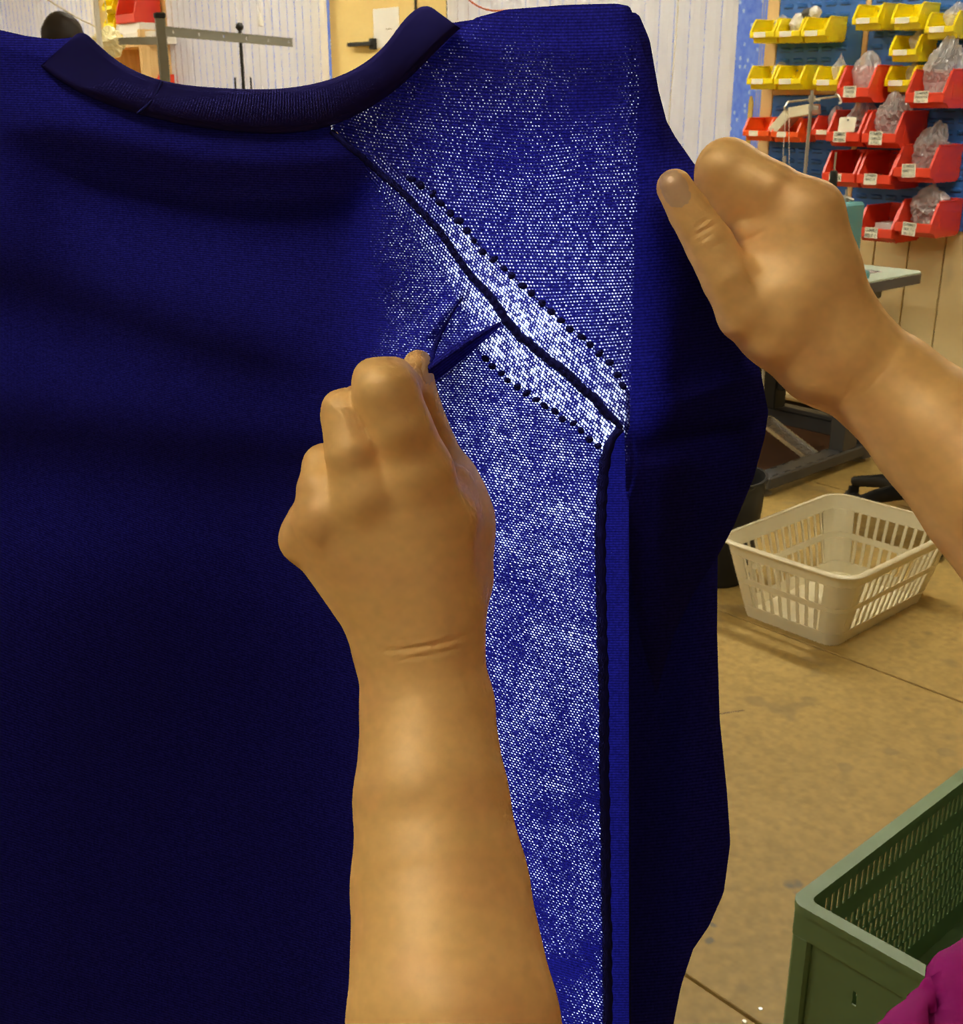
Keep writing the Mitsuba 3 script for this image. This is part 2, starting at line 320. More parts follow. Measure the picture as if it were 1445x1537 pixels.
def card(t, w, h, x, z, y, lines, tilt=0.0, m=None, ink='mat_ink', name='label_card'):
    k = put(t + '__' + name, mikit.ply(bx(-w / 2, w / 2, -.0012, 0, -h / 2, h / 2), 'mat_card'), m @ trimesh.transformations.translation_matrix([x, y, z]) @ trimesh.transformations.rotation_matrix(tilt, [0, 1, 0]))
    if lines:
        ms = []; n = len(lines); 
        for i, tx in enumerate(lines):
            if not tx: continue
            cap = h * .60 / n
            tm = meshkit.text_mesh(tx, cap, .0006, bold=i < 2); wd = tm.extents[0]
            k_ = min(1.0, w * .86 / wd); tm.apply_scale([k_, 1, 1]); wd *= k_
            tm.apply_translation([-tm.bounds[0][0] - wd / 2, -cap / 2, 0]); tm = xz(tm); tm.vertices[:, 1] *= -1; tm.invert()
            tm.apply_translation([0, -.0012, h * (.5 - (i + .55) / n) ]); ms.append(tm)
        put(k + '__lettering', mikit.ply(cat(ms), ink), m @ trimesh.transformations.translation_matrix([x, y, z]) @ trimesh.transformations.rotation_matrix(tilt, [0, 1, 0]))
    return k
def storage_bin(s, z, w, L, h, m, label, lines=None, cw=None, ch=None, tilt=0.0, group=None, cx=.42, cz=None):
    key = (round(w, 3), L, h, m)
    if key not in bin_cache: bin_cache[key] = mikit.ply(bin_mesh(w, L, h), m)
    t = thing('storage_bin', label, 'storage bin', group)
    M = mw(s, .03, z)
    k = put(t + '__body', bin_cache[key], M)
    if cw: card(t, cw, ch, w * cx, h * .15 if cz is None else cz, -L - .0016, lines, tilt, M)
    return M
YL, YH, RL, RH = .155, .075, .235, .118
Yc = dict(cw=.058, ch=.021)
def yb(s, z, w, label): return storage_bin(s, z, w, YL, YH, 'mat_bin_yellow', label, None, group='yellow bins on the blue panels', **Yc)
def rb(s, z, w, label, lines, **k): return storage_bin(s, z, w, RL, RH, 'mat_bin_red', label, lines, k.pop('cw', .056), k.pop('ch', .042), group='red bins on the blue panels', **k)
yb(-.129, 1.580, .120, 'yellow bin at the left end of the upper yellow row, beside the window strip')
yb(.000, 1.578, .116, 'yellow bin in the middle of the upper left row, piled with crumpled cloths')
yb(.124, 1.576, .112, 'empty yellow bin at the right end of the upper left row')
yb(-.127, 1.396, .128, 'yellow bin at the left end of the second row, beside the window strip')
yb(.012, 1.394, .128, 'second yellow bin of the lower yellow row, above the white box')
yb(.200, 1.388, .112, 'yellow bin with a pointed clear bag, just left of the upper red bin')
yb(.521, 1.382, .112, 'yellow bin between the two uppermost red bins')
yb(.353, 1.612, .112, 'leftmost yellow bin of the top right row, on the batten line')
yb(.520, 1.606, .112, 'middle yellow bin of the top right row')
yb(.662, 1.568, .116, 'yellow bin at the right edge holding a bag of white papers')
yb(.526, 1.492, .112, 'single yellow bin below the top right row')
rb(.364, 1.342, .140, 'upper red bin with an upright clear bag, under the batten', ['COMBER', 'WHITE', 'No 70'], cz=.02)
rb(.661, 1.322, .152, 'upper right red bin with a bag of grey parts, at the picture edge', ['COMBER', 'SMOOTH', 'No 70'], cz=.02)
storage_bin(-.128, 1.186, .132, YL, YH, 'mat_bin_orange', 'orange red bin in front of the window strip and yellow stick', None, .045, .022, group='small orange bins')
storage_bin(.017, 1.184, .132, YL, YH, 'mat_bin_orange', 'orange red bin holding the tilted cream box', None, .045, .022, group='small orange bins', cx=.4)
storage_bin(.215, 1.196, .112, YL, YH, 'mat_bin_red', 'small dark red bin behind the metal stand with a small clear bag', None, .05, .018)
rb(.337, 1.176, .144, 'red bin with a blank white tag standing in its opening', ['COMBER', 'HOT BAND'])
rb(.496, 1.174, .142, 'red bin with a big crumpled bag, middle of the second red row', ['COMBER', 'CURLED', 'ARMS'], ch=.05)
rb(.334, 1.020, .146, 'red bin behind the black spindle and knuckles', ['COMBER'], ch=.03)
rb(.492, 1.020, .144, 'deep empty red bin in the third red row', ['COMBER', 'BELT H', ''])
rb(.647, 1.052, .150, 'red bin with a tall clear bag at the right of the third row', ['COMBER', 'SHEETS 2', 'No 100'], ch=.05, tilt=-.05, cz=.024)
rb(.519, .816, .148, 'bottom red bin holding a white card box, beside the teal machine', ['COMBER', 'BELT C'])
rb(.677, .848, .150, 'bottom right red bin with a crumpled bag of metal parts', ['COMBER', 'BOLTS', 'No 80'], ch=.05, tilt=.06, cz=.012)

# ------------------------------------------------------------------ clear bags and contents
def crumple(w, d, h, seed, top=.35, sub=4, amp=.16, lean=0.0, keep=None):
    m = trimesh.creation.icosphere(subdivisions=sub); v = m.vertices.copy()
    n1 = meshkit.noise(v * 2.3 + seed * 7.1, seed); n2 = np.abs(meshkit.noise(v * 4.6 + seed * 3.3, seed + 5) - .5) * 2; n3 = np.abs(meshkit.noise(v * 9 + seed, seed + 9) - .5) * 2
    r = 1 + amp * (n1 - .5) * 2 - amp * 1.3 * n2 - amp * .6 * n3
    v = v * r[:, None]; t = (v[:, 2] + 1) / 2
    k = np.where(t > .6, 1.05 - (1.05 - top) * np.clip((t - .6) / .4, 0, 1) ** .8, .74 + .31 * np.clip(t / .6, 0, 1) ** 1.5)
    fold = 1 + .25 * np.sin(np.arctan2(v[:, 1], v[:, 0]) * 7 + seed) * np.clip(t - .3, 0, 1)
    v[:, 0] *= k * fold; v[:, 1] *= k * fold; v[:, 0] += lean * np.clip(t - .4, 0, 1) ** 2 * 2
    v[:, 2] = np.maximum(v[:, 2], -.75)
    m.vertices = v * [w / 2, d / 2, h / 2]; m.apply_translation([0, 0, -m.bounds[0][2]])
    if keep is not None:                                    # held in by the sides of its bin
        hz, cx_, cy_ = keep; v = m.vertices.copy(); q = np.clip((v[:, 2] - hz) / .03, 0, 1)
        v[:, 0] = np.where(q < 1, np.clip(v[:, 0], -cx_ - .4 * q, cx_ + .4 * q), v[:, 0]); v[:, 1] = np.clip(v[:, 1], -cy_, cy_); m.vertices = v
    return m
def bag(s, o, z, w, d, h, seed, label, top=.35, lean=0.0, amp=.16): 
    return single('plastic_bag', mikit.ply(crumple(w, d, h, seed, top, 4, amp, lean, (.115, .060, .10) if w > .1 else (.075, .044, .06)), 'mat_bag', smooth=25), label, 'plastic bag', mw(s, o, z))
def parts_heap(s, o, z, w, d, n, seed, label, m='mat_dark_contents', size=.012):
    r = np.random.default_rng(seed); ms = []
    for i in range(n):
        b = trimesh.creation.box(extents=r.uniform(.5, 1.6, 3) * size); b.apply_transform(trimesh.transformations.random_rotation_matrix(r.random(3)))
        b.apply_translation([r.uniform(-w / 2, w / 2), r.uniform(-d / 2, d / 2), size * .5 + r.uniform(0, size * 1.5)]); ms.append(b)
    k = single('spare_parts', mikit.ply(cat(ms), m), label, 'spare parts', mw(s, o, z)); labels[k]['kind'] = 'stuff'
bag(.434, .17, 1.345, .13, .09, .20, 3, 'clear bag standing upright in the upper red bin', .75, .05, .10)
bag(.738, .14, 1.325, .165, .15, .27, 8, 'large clear bag rising out of the upper right red bin', .55, .25, .2)
parts_heap(.735, .17, 1.322, .10, .09, 26, 2, 'loose grey metal parts in the upper right red bin', 'mat_steel', .014)
bag(.41, .13, 1.18, .14, .13, .185, 11, 'clear bag behind the white tag in the second red row', .55, .1)
bag(.567, .16, 1.178, .165, .16, .215, 14, 'crumpled clear bag filling the middle red bin of the second row', .6, -.1, .22)
bag(.722, .14, 1.056, .145, .15, .235, 17, 'tall clear bag leaning back in the right red bin of the third row', .6, .5, .2)
parts_heap(.735, .18, 1.052, .09, .06, 14, 5, 'dark small parts under the tall clear bag')
bag(.752, .15, .852, .165, .16, .20, 21, 'crumpled clear bag in the bottom right red bin', .5, .15, .24)
parts_heap(.75, .17, .848, .10, .09, 26, 6, 'metal parts in the bottom right red bin', 'mat_steel', .014)
parts_heap(.565, .16, 1.020, .09, .08, 10, 7, 'few dark parts at the bottom of the deep red bin')
bag(.258, .09, 1.393, .06, .06, .14, 24, 'pointed clear bag in the yellow bin left of the upper red bin', .15, .1, .12)
bag(.585, .09, 1.386, .06, .06, .11, 26, 'thin clear bag in the yellow bin between the red bins', .2, .1)
bag(.595, .08, 1.496, .085, .09, .115, 29, 'clear bag in the single yellow bin', .5)
bag(.735, .09, 1.572, .10, .09, .125, 31, 'clear bag of papers in the yellow bin at the right edge', .6)
bag(-.05, .07, 1.585, .075, .08, .10, 34, 'greyish clear bag above the upper left yellow bin', .8)
bag(-.045, .06, 1.40, .09, .07, .10, 35, 'folded clear bag at the back of the lower left yellow bin', .8)
bag(.262, .085, 1.20, .07, .06, .125, 37, 'small clear bag hanging behind the metal stand', .9, 0, .08)
def cloth_lump(s, o, z, w, d, h, seed, m, label): return single('crumpled_cloth', mikit.ply(crumple(w, d, h, seed, .7, 4, .22), m, smooth=40), label, 'cloth', mw(s, o, z))
cloth_lump(.05, .10, 1.582, .075, .09, .105, 41, 'mat_white', 'crumpled white cloth in the middle yellow bin')
cloth_lump(.085, .08, 1.645, .075, .06, .055, 43, 'mat_dark_contents', 'crumpled dark grey cloth on top of the middle yellow bin')
cloth_lump(.115, .085, 1.65, .06, .05, .055, 44, 'mat_white', 'white cloth with dark edge topping the pile of cloths')
# boxes and cards in the bins
tb = cat([bx(-.058, .06, -.022, .022, -.001, .030, .002)]); tb2 = bx(-.062, .002, -.022, .022, .0, .030, .002); tb2.apply_transform(trimesh.transformations.rotation_matrix(math.radians(-48), [0, 1, 0])); 
t = thing('cardboard_box', 'tilted cream cardboard box bent over the orange bin', 'cardboard box')
box_in = mw(.10, .14, 1.268, ry=-8)
put(t + '__lid', mikit.ply(bx(-.01, .098, -.04, .04, -.006, .036, .002), 'mat_card_box'), box_in)
leg = bx(-.104, .0, -.04, .04, -.006, .036, .002)
put(t + '__flap', mikit.ply(leg, 'mat_card_box'), box_in @ trimesh.transformations.translation_matrix([-.008, 0, 0]) @ trimesh.transformations.rotation_matrix(math.radians(-38), [0, 1, 0]))
single('cardboard_box', mikit.ply(bx(-.045, .045, -.05, .05, 0, .05, .002), 'mat_card_grey'), 'pale grey card box in the bottom red bin', 'cardboard box', mw(.6, .15, .818))
t = thing('white_tag', 'blank white tag standing in the red bin opening', 'tag')
put(t + '__card', mikit.ply(xz(prism(rrect(.075, .056, .008), .0015)), 'mat_card'), mw(.412, .245, 1.24, rx=-8))
put(t + '__hole', mikit.ply(xz(prism(Point(0, 0).buffer(.0035), .0017)), 'mat_ink'), mw(.416, .2452 + .004, 1.257, rx=-8))
single('yellow_stick', mikit.ply(xz(prism([(-.012, 0), (.012, 0), (.013, .30), (.004, .33), (-.004, .33), (-.010, .30)], .008)), 'mat_yellow_wood'), 'yellow wooden stick standing against the window strip', 'stick', mw(-.212, .03, 1.02))
for i, dx in enumerate((-.198, -.184, -.170)):
    single('window_cord', mikit.ply(tube([[dx, -.012, 2.3], [dx + .002, -.012, 1.6], [dx - .004 * i, -.012, .8]], .0016, 6), 'mat_white'), ('left', 'middle', 'right')[i] + ' one of three thin white cords before the blue window strip', 'cord', MW, 'cords at the window strip')

# ------------------------------------------------------------------ industrial sewing table with teal machine
t = thing('sewing_table', 'industrial sewing table with pale green top and black T foot, under the bins', 'table')
top = prism(rrect(1.10, .60, .05, 6), .006); edge = prism(rrect(1.104, .604, .05, 6), .034)
TM = mw(.435, .865, 0)
put(t + '__tabletop', mikit.ply(top, 'mat_table_top'), TM @ trimesh.transformations.translation_matrix([0, 0, .744]))
put(t + '__edge_band', mikit.ply(edge, 'mat_table_edge'), TM @ trimesh.transformations.translation_matrix([0, 0, .710]))
for x in (.37, -.42):
    put(t + '__leg', mikit.ply(cat([bx(x - .03, x + .03, .12, .22, .06, .71, .004), bx(x - .022, x + .022, .13, .21, .3, .71), bx(x - .035, x + .035, -.10, .27, .64, .71, .004)]), 'mat_dark_grey'), TM)
    put(t + '__leg_bolt', mikit.ply(lathe([[0, 0], [.009, 0], [.009, .006], [0, .006]], 12).apply_transform(trimesh.transformations.rotation_matrix(math.pi / 2, [0, 1, 0])).apply_translation([x + .033, .05, .672]), 'mat_black'), TM)
    f = cat([bx(x - .04, x + .04, -.36, .27, .03, .075, .006)] + [bx(x - .033, x - .012, -.33 + .075 * k, -.29 + .075 * k, .074, .0765) for k in range(8)][:0])
    put(t + '__foot', mikit.ply(f, 'mat_dark_grey'), TM)
    put(t + '__foot_slots', mikit.ply(cat([bx(xx - .004, xx + .004, -.33 + .072 * k, -.295 + .072 * k, .0745, .0757) for k in range(8) for xx in (x - .028, x + .028)]), 'mat_black'), TM)
    put(t + '__foot_end', mikit.ply(trimesh.convex.convex_hull(np.vstack([np.c_[p, np.full(len(p), z)] for p, z in ((ring_pts(rrect(.09, .09, .03), 24) + [x, .30], .02), (ring_pts(rrect(.07, .07, .03), 24) + [x, .29], .11))])), 'mat_dark_grey', smooth=40), TM)
    for yy in (-.33, .30): put(t + '__leveller', mikit.ply(lathe([[0, 0], [.024, 0], [.026, .008], [.012, .02], [.008, .03], [0, .03]], 20), 'mat_steel', smooth=40), TM @ trimesh.transformations.translation_matrix([x, yy, 0]))
put(t + '__cross_beam', mikit.ply(bx(-.40, .36, .30, .34, .07, .13, .005), 'mat_dark_grey'), TM)
put(t + '__cross_beam', mikit.ply(bx(-.40, .36, .29, .35, .13, .150, .005), 'mat_dark_grey'), TM)
# treadle
pl = rrect(.27, .085, .012)
holes = [Point(-.112 + .0187 * i, -.026 + .0175 * j + (.0 if i % 2 else .0)).buffer(.0046, quad_segs=3) for i in range(13) for j in range(4)]
for h_ in holes: pl = pl.difference(h_)
PM = mw(.625, .785, .085, ry=24)
pr('mat_pedal', (.16, .15, .14), .35, .6)
t = thing('foot_pedal', 'perforated metal foot pedal under the sewing table', 'pedal')
put(t + '__plate', mikit.ply(prism(pl, .004), 'mat_pedal'), PM)
rim = rrect(.28, .095, .014).difference(rrect(.264, .079, .01)); put(t + '__rim', mikit.ply(prism(rim, .012), 'mat_steel'), PM)
put(t + '__bracket', mikit.ply(cat([bx(.10, .16, -.05, .05, -.035, -.004, .004), bx(.12, .20, -.06, .06, -.045, -.03, .004)]), 'mat_black'), PM)
single('shade_sheet', mikit.ply(bx(-.45, .78, -1.02, -.12, .0005, .006, .002), 'mat_shade_sheet'), 'dark brown sheet painting the shade on the floor under the sewing table', 'painted shade', MW)  # thin dark sheet added to paint the deep shade under the table
t = thing('drive_motor', 'black motor hanging under the sewing table', 'motor')
put(t + '__housing', mikit.ply(lathe([[0, -.1], [.07, -.1], [.085, -.08], [.085, .06], [.06, .1], [0, .1]], 32).apply_transform(trimesh.transformations.rotation_matrix(math.pi / 2, [0, 1, 0])), 'mat_black', smooth=40), mw(.42, .72, .43))
put(t + '__bracket', mikit.ply(cat([bx(-.045, .045, -.04, .04, -.26, .30, .004), bx(-.02, .075, -.03, .03, -.18, -.04, .004)]), 'mat_black'), mw(.43, .64, .42))
put(t + '__rod', mikit.ply(rod([.50, -.8, .12], [.45, -.74, .40], .006), 'mat_steel'), MW)
t = thing('paper_sheet', 'printed paper lying on the sewing table top', 'paper')
put(t + '__sheet', mikit.ply(bx(-.15, .15, -.105, .105, 0, .0015), 'mat_card_grey'), mw(.735, .80, .7502, rz=-2))
put(t + '__frame_line', mikit.ply(prism(rrect(.292, .2, .003).difference(rrect(.276, .184, .003)), .0008), 'mat_dark_grey'), mw(.735, .80, .7516, rz=-2))
pm = [bx(-.10 + .03 * i, -.10 + .03 * i + .022, .03 - .035 * j, .045 - .035 * j, 0, .0008) for i in range(5) for j in range(3) if (i * 3 + j) % 4]
put(t + '__print', mikit.ply(cat(pm), 'mat_dark_grey'), mw(.735, .80, .7516, rz=-2))
t = thing('teal_machine', 'teal machine head beside the bottom red bin, mostly behind the knuckles', 'sewing machine')
q = P(1256, 352, 3.95); qs, qo, qz = (q - W0) @ U, (q - W0) @ N, q[2]
put(t + '__body', mikit.ply(cat([bx(-.20, .062, -.06, .06, -.14, .110, .010), bx(-.26, .09, -.09, .09, -.165, -.12, .006)]), 'mat_teal', smooth=30), mw(qs, qo, qz))
put(t + '__slot', mikit.ply(cat([bx(.036, .042, -.0615, -.055, -.02, .07), bx(.03, .046, -.0615, -.055, -.05, -.04, .002)]), 'mat_black'), mw(qs, qo, qz))
put(t + '__screw', mikit.ply(lathe([[0, 0], [.012, 0], [.012, .012], [.005, .016], [.004, .04], [0, .04]], 16), 'mat_steel', smooth=40), mw(qs + .02, qo, qz + .11))
put(t + '__clip', mikit.ply(tube([[-.03, 0, 0], [-.01, 0, .016], [.02, 0, .014], [.05, 0, .004]], .005, 8), 'mat_steel', smooth=True), mw(qs, qo, qz + .112))
put(t + '__spindle', mikit.ply(rod([0, 0, 0], [0, 0, .16], .0032), 'mat_steel', smooth=40), mw(qs - .010, qo + .04, qz + .11))
put(t + '__knob', mikit.ply(lathe([[0, 0], [.012, 0], [.0135, .01], [.0125, .05], [.010, .056], [0, .056]], 20), 'mat_black', smooth=40), mw(qs - .010, qo + .04, qz + .155))
t = thing('thread_stand', 'thin metal thread stand with a hooked cross arm in front of the blue panels', 'thread stand')
a = P(1219, 136, 4.0); b = P(1212, 300, 4.0); b = np.array([a[0], a[1], .76])
put(t + '__pole', mikit.ply(rod(a, b, .0062), 'mat_steel', smooth=40))
put(t + '__base', mikit.ply(lathe([[0, 0], [.03, 0], [.03, .008], [.012, .014], [0, .014]], 20), 'mat_steel', smooth=40), mt([a[0], a[1], .752]))
c0, c1 = P(1183, 153, 3.95), P(1256, 145, 4.08)
put(t + '__arm', mikit.ply(rod(c0, c1, .0035), 'mat_steel', smooth=40))
put(t + '__collar', mikit.ply(cat([lathe([[0, 0], [.012, 0], [.012, .02], [0, .02]], 16), rod([.0, 0, .01], [.028, 0, .004], .005)]), 'mat_steel', smooth=40), mt(P(1218, 153, 4.0)))
put(t + '__collar', mikit.ply(cat([lathe([[0, 0], [.010, 0], [.010, .018], [0, .018]], 16), rod([.0, 0, .01], [.022, -.01, .01], .007)]), 'mat_steel', smooth=40), mt(P(1217, 166, 4.0)))
put(t + '__hook', mikit.ply(tube(curve([P(1183, 152, 3.95), P(1179, 158, 3.945), P(1177, 163, 3.945), P(1180, 165, 3.95)], 12), .004, 8), 'mat_steel', smooth=True))
put(t + '__hook', mikit.ply(tube(curve([P(1254, 142, 4.08), P(1261, 149, 4.07), P(1261, 155, 4.07), P(1258, 155, 4.07)], 12), .004, 8), 'mat_steel', smooth=True))
for i, (x0, x1) in enumerate(((1179, 1174), (1184, 1184))):
    p = P(x0, 164, 3.95); q2 = P(x1, 250, 3.97); put(t + '__thread', mikit.ply(tube([p, p + (q2 - p) * 1.6], .0011, 5), 'mat_white'))
put(t + '__spindle', mikit.ply(rod(P(1178, 234, 3.95), P(1178, 265, 3.95) - np.array([0, 0, .2]), .0045), 'mat_steel', smooth=40))

# ------------------------------------------------------------------ laundry basket
def basket():
    B = mw(1.51, 1.872, 0)                                  # centre on the floor; local x along the wall, y into it
    Hh = .222
    lab = 'cream plastic laundry basket with slotted sides standing on the floor'
    t = thing('laundry_basket', lab, 'laundry basket')
    hb, ht = np.array([.142, .232]), np.array([.198, .285])
    def lvl(u, off=0.0):
        h = hb + (ht - hb) * u; r = .035 + .02 * u
        return rrect(2 * h[0] + 2 * off, 2 * h[1] + 2 * off, r + off, 8)
    def wall_strip(u0, u1, th=.0028, bars=None, n=240):
        """solid band of the tapering wall between heights u0 and u1"""
        a0, a1, i0, i1 = (ring_pts(lvl(u, o), n) for u, o in ((u0, 0), (u1, 0), (u0, -th), (u1, -th)))
        V = np.vstack([np.c_[a0, np.full(n, u0 * Hh)], np.c_[a1, np.full(n, u1 * Hh)], np.c_[i1, np.full(n, u1 * Hh)], np.c_[i0, np.full(n, u0 * Hh)]]); F = []
        for r in range(4):
            q = (r + 1) % 4
            for i in range(n):
                j = (i + 1) % n; F += [[r * n + i, r * n + j, q * n + j], [r * n + i, q * n + j, q * n + i]]
        return trimesh.Trimesh(V, F, process=False)
    def post(side, f, wd, u0, u1, th=.003):
        """one upright bar of the wall; side 0..3, f from -1 to 1 along the side"""
        c = []
        for u, d in ((u0, 0), (u1, 0)):
            h = hb + (ht - hb) * u
            for w_ in (-wd, wd):
                for o in (0, -th):
                    if side < 2: sx = 1 if side == 0 else -1; c.append([sx * (h[0] + o), f * (hb[1] - .03) * (1 + .15 * u) + w_, u * Hh])
                    else: sy = 1 if side == 2 else -1; c.append([f * (hb[0] - .03) * (1 + .22 * u) + w_, sy * (h[1] + o), u * Hh])
        return trimesh.convex.convex_hull(np.array(c))
    put(t + '__base', mikit.ply(cat([prism(lvl(0, -.001), .004), wall_strip(0, .17)]), 'mat_basket', smooth=30), B)
    put(t + '__middle_band', mikit.ply(wall_strip(.46, .54), 'mat_basket', smooth=30), B)
    put(t + '__upper_band', mikit.ply(wall_strip(.82, .985), 'mat_basket', smooth=30), B)
    rp = []
    for (off, u) in ((-.002, .985), (.010, .965), (.013, .985), (.011, 1.0), (.004, 1.012), (-.002, 1.005)):
        rp.append(np.c_[ring_pts(lvl(.985, off), 240), np.full(240, u * Hh)])
    V = np.vstack(rp); n = 240; F = []
    for r in range(6):
        q = (r + 1) % 6
        for i in range(n):
            j = (i + 1) % n; F += [[r * n + i, r * n + j, q * n + j], [r * n + i, q * n + j, q * n + i]]
    put(t + '__rim', mikit.ply(trimesh.Trimesh(V, F, process=False), 'mat_basket', smooth=50), B)
    for side, nb in ((0, 15), (1, 15), (2, 10), (3, 10)):
        for (u0, u1) in ((.16, .47), (.53, .83)):
            for f in np.linspace(-1, 1, nb):
                put(t + '__bar', mikit.ply(post(side, f, .0045 if 0 < abs(f) < .99 else .0045, u0, u1), 'mat_basket'), B)
    # rounded solid corners
    for (u0, u1) in ((.16, .47), (.53, .83)):
        ms = []
        for sx in (-1, 1):
            for sy in (-1, 1):
                V = []
                k = 10
                for u in (u0, u1):
                    h = hb + (ht - hb) * u; r = .035 + .02 * u
                    ar = [[h[0], h[1] - r - .02]] + [[h[0] - r + r * math.cos(a), h[1] - r + r * math.sin(a)] for a in np.linspace(0, math.pi / 2, k)] + [[h[0] - r - .014, h[1]]]
                    for o in (1.0, None):
                        for x, y in ar:
                            if o is None:
                                d = np.array([x - (h[0] - r), y - (h[1] - r)]); L = np.linalg.norm(d) + 1e-9; x, y = x - .003 * (1 if x > h[0] - r else 0) * (d[0] / L if d[1] > 0 and d[0] > 0 else 1), y - .003 * (1 if y > h[1] - r else 0) * (d[1] / L if d[1] > 0 and d[0] > 0 else 1)
                            V.append([sx * x, sy * y, u * Hh])
                m_ = k + 2; F = []
                for i in range(m_ - 1):
                    a, b, c, d = i, i + 1, 2 * m_ + i + 1, 2 * m_ + i
                    F += [[a, b, c], [a, c, d]]; a, b, c, d = (x + m_ for x in (a, b, c, d)); F += [[a, c, b], [a, d, c]]
                g = trimesh.Trimesh(V, F, process=False)
                if sx * sy < 0: g.invert()
                put(t + '__corner', mikit.ply(g, {'type': 'ref', 'id': 'mat_basket'}, smooth=40), B)
basket()

# ------------------------------------------------------------------ waste bin, office chair base
t = thing('waste_bin', 'black waste bin on the floor behind the sweater, left of the basket', 'waste bin')
c = floor_at(1068, 862)
prof = [[0, 0], [.105, 0], [.112, .01], [.135, .30], [.139, .305], [.139, .315], [.131, .315], [.128, .30], [.104, .012], [0, .012]]
put(t + '__body', mikit.ply(lathe(prof, 48), 'mat_black', smooth=35), mt([c[0], c[1], 0]))
c = floor_at(1372, 792)
t = thing('office_chair', 'black swivel chair base with castors behind the laundry basket', 'chair')
CMt = mt([c[0], c[1], 0], rz=20)
for k in range(5):
    a = math.radians(72 * k + 28); d = np.array([math.cos(a), math.sin(a), 0])
    arm = tube([d * .03 + [0, 0, .135], d * .15 + [0, 0, .12], d * .27 + [0, 0, .085]], [.03, .024, .018], 12)
    k_ = put(t + '__leg', mikit.ply(arm, 'mat_black', smooth=40), CMt)
    w = cat([lathe([[0, -.012], [.022, -.012], [.025, -.006], [.025, .006], [.022, .012], [0, .012]], 20).apply_transform(trimesh.transformations.rotation_matrix(math.pi / 2, [0, 1, 0])).apply_translation([x, 0, .025]) for x in (-.016, .016)] + [bx(-.006, .006, -.018, .018, .02, .07, .003)])
    put(t + '__castor', mikit.ply(w, 'mat_black', smooth=40), CMt @ mt((d * .27).tolist(), rz=72 * k))
put(t + '__column', mikit.ply(lathe([[0, .1], [.035, .1], [.035, .16], [.025, .17], [.025, .36], [0, .36]], 24), 'mat_black', smooth=40), CMt)
put(t + '__seat', mikit.ply(cat([prism(rrect(.42, .42, .10, 8), .05, .36)]), 'mat_black_matt'), CMt)

# ------------------------------------------------------------------ green ventilated crate
def crate():
    s0, s1, o0, o1, H_ = 2.378, 2.79, 2.79, 3.395, .32
    t = thing('green_crate', 'green ventilated plastic crate on the floor in the corner', 'crate')
    w, d = s1 - s0, o1 - o0
    M = mw(s0, o1, 0)                                       # local x 0..w, y 0..d (towards the wall)
    th = .0025
    def slotted(L, rows, y0, y1, extra=None):
        pg = sbox(0, 0, L, H_ - .012); cuts = []
        for (z, hh, x0, x1, pitch, sh) in rows:
            x = x0 + sh
            while x < x1: cuts.append(sbox(x, z, x + .0062, z + hh)); x += pitch
        from shapely.ops import unary_union
        return pg.difference(unary_union(cuts + (extra or [])))
    rows_long = [(.262, .034, .055, d - .05, .0155, 0)] + [(.208 - .026 * k, .022, .07, d - .05, .0155, .00775 * (k % 2)) for k in range(7)]
    rows_short = [(.208 - .026 * k, .022, .29, w - .04, .0155, .00775 * (k % 2)) for k in range(7)]
    side = slotted(d, rows_long, 0, 0)
    for nm, x in (('left', 0.0), ('right', w - th)):
        put(t + '__side', mikit.ply(yz(prism(side, th)).apply_translation([x, 0, 0]), 'mat_crate'), M)
    end = slotted(w, [(.205, .022, .085, .095, .02, 0)] + [(.195, .024, .20, w - .06, .0155, 0)] + [(.225, .016, .185, w - .05, .035, 0)], 0, 0)
    for y in (0.0, d - th):
        put(t + '__end', mikit.ply(xz(prism(end, th)).apply_translation([0, y, 0]), 'mat_crate'), M)
    outer, inner = rrect(w + .028, d + .028, .022), rrect(w - .012, d - .012, .012)
    rim = outer.difference(inner); rm = prism(rim, .012); rm.apply_translation([w / 2, d / 2, H_ - .012])
    lip = outer.difference(rrect(w + .018, d + .018, .018)); lm = prism(lip, .030); lm.apply_translation([w / 2, d / 2, H_ - .036])
    put(t + '__rim', mikit.ply(cat([rm]), 'mat_crate', smooth=30), M)
    put(t + '__rim_band', mikit.ply(cat([prism(rrect(w + .016, d + .016, .016).difference(rrect(w - .004, d - .004, .01)), .016).apply_translation([w / 2, d / 2, H_ - .026]), bx(-.008, w + .008, -.008, .0, H_ - .055, H_ - .012, .002)]), 'mat_crate', smooth=30), M)
    put(t + '__base', mikit.ply(bx(0, w, 0, d, 0, .008), 'mat_crate'), M)
    # raised recess frame of the hand grip on the end, and corner ribs
    fr = Polygon([(.155, .0), (.175, .235), (w - .02, .235), (w - .02, .0)]); fr = fr.difference(fr.buffer(-.010))
    put(t + '__grip_frame', mikit.ply(xz(prism(fr, .014)).apply_translation([0, -.013, 0]), 'mat_crate'), M)
    put(t + '__corner_rib', mikit.ply(bx(-.008, .02, -.008, .02, 0, H_ - .05, .004), 'mat_crate'), M)
    put(t + '__corner_rib', mikit.ply(bx(w - .02, w + .008, -.008, .02, 0, H_ - .05, .004), 'mat_crate'), M)
crate()

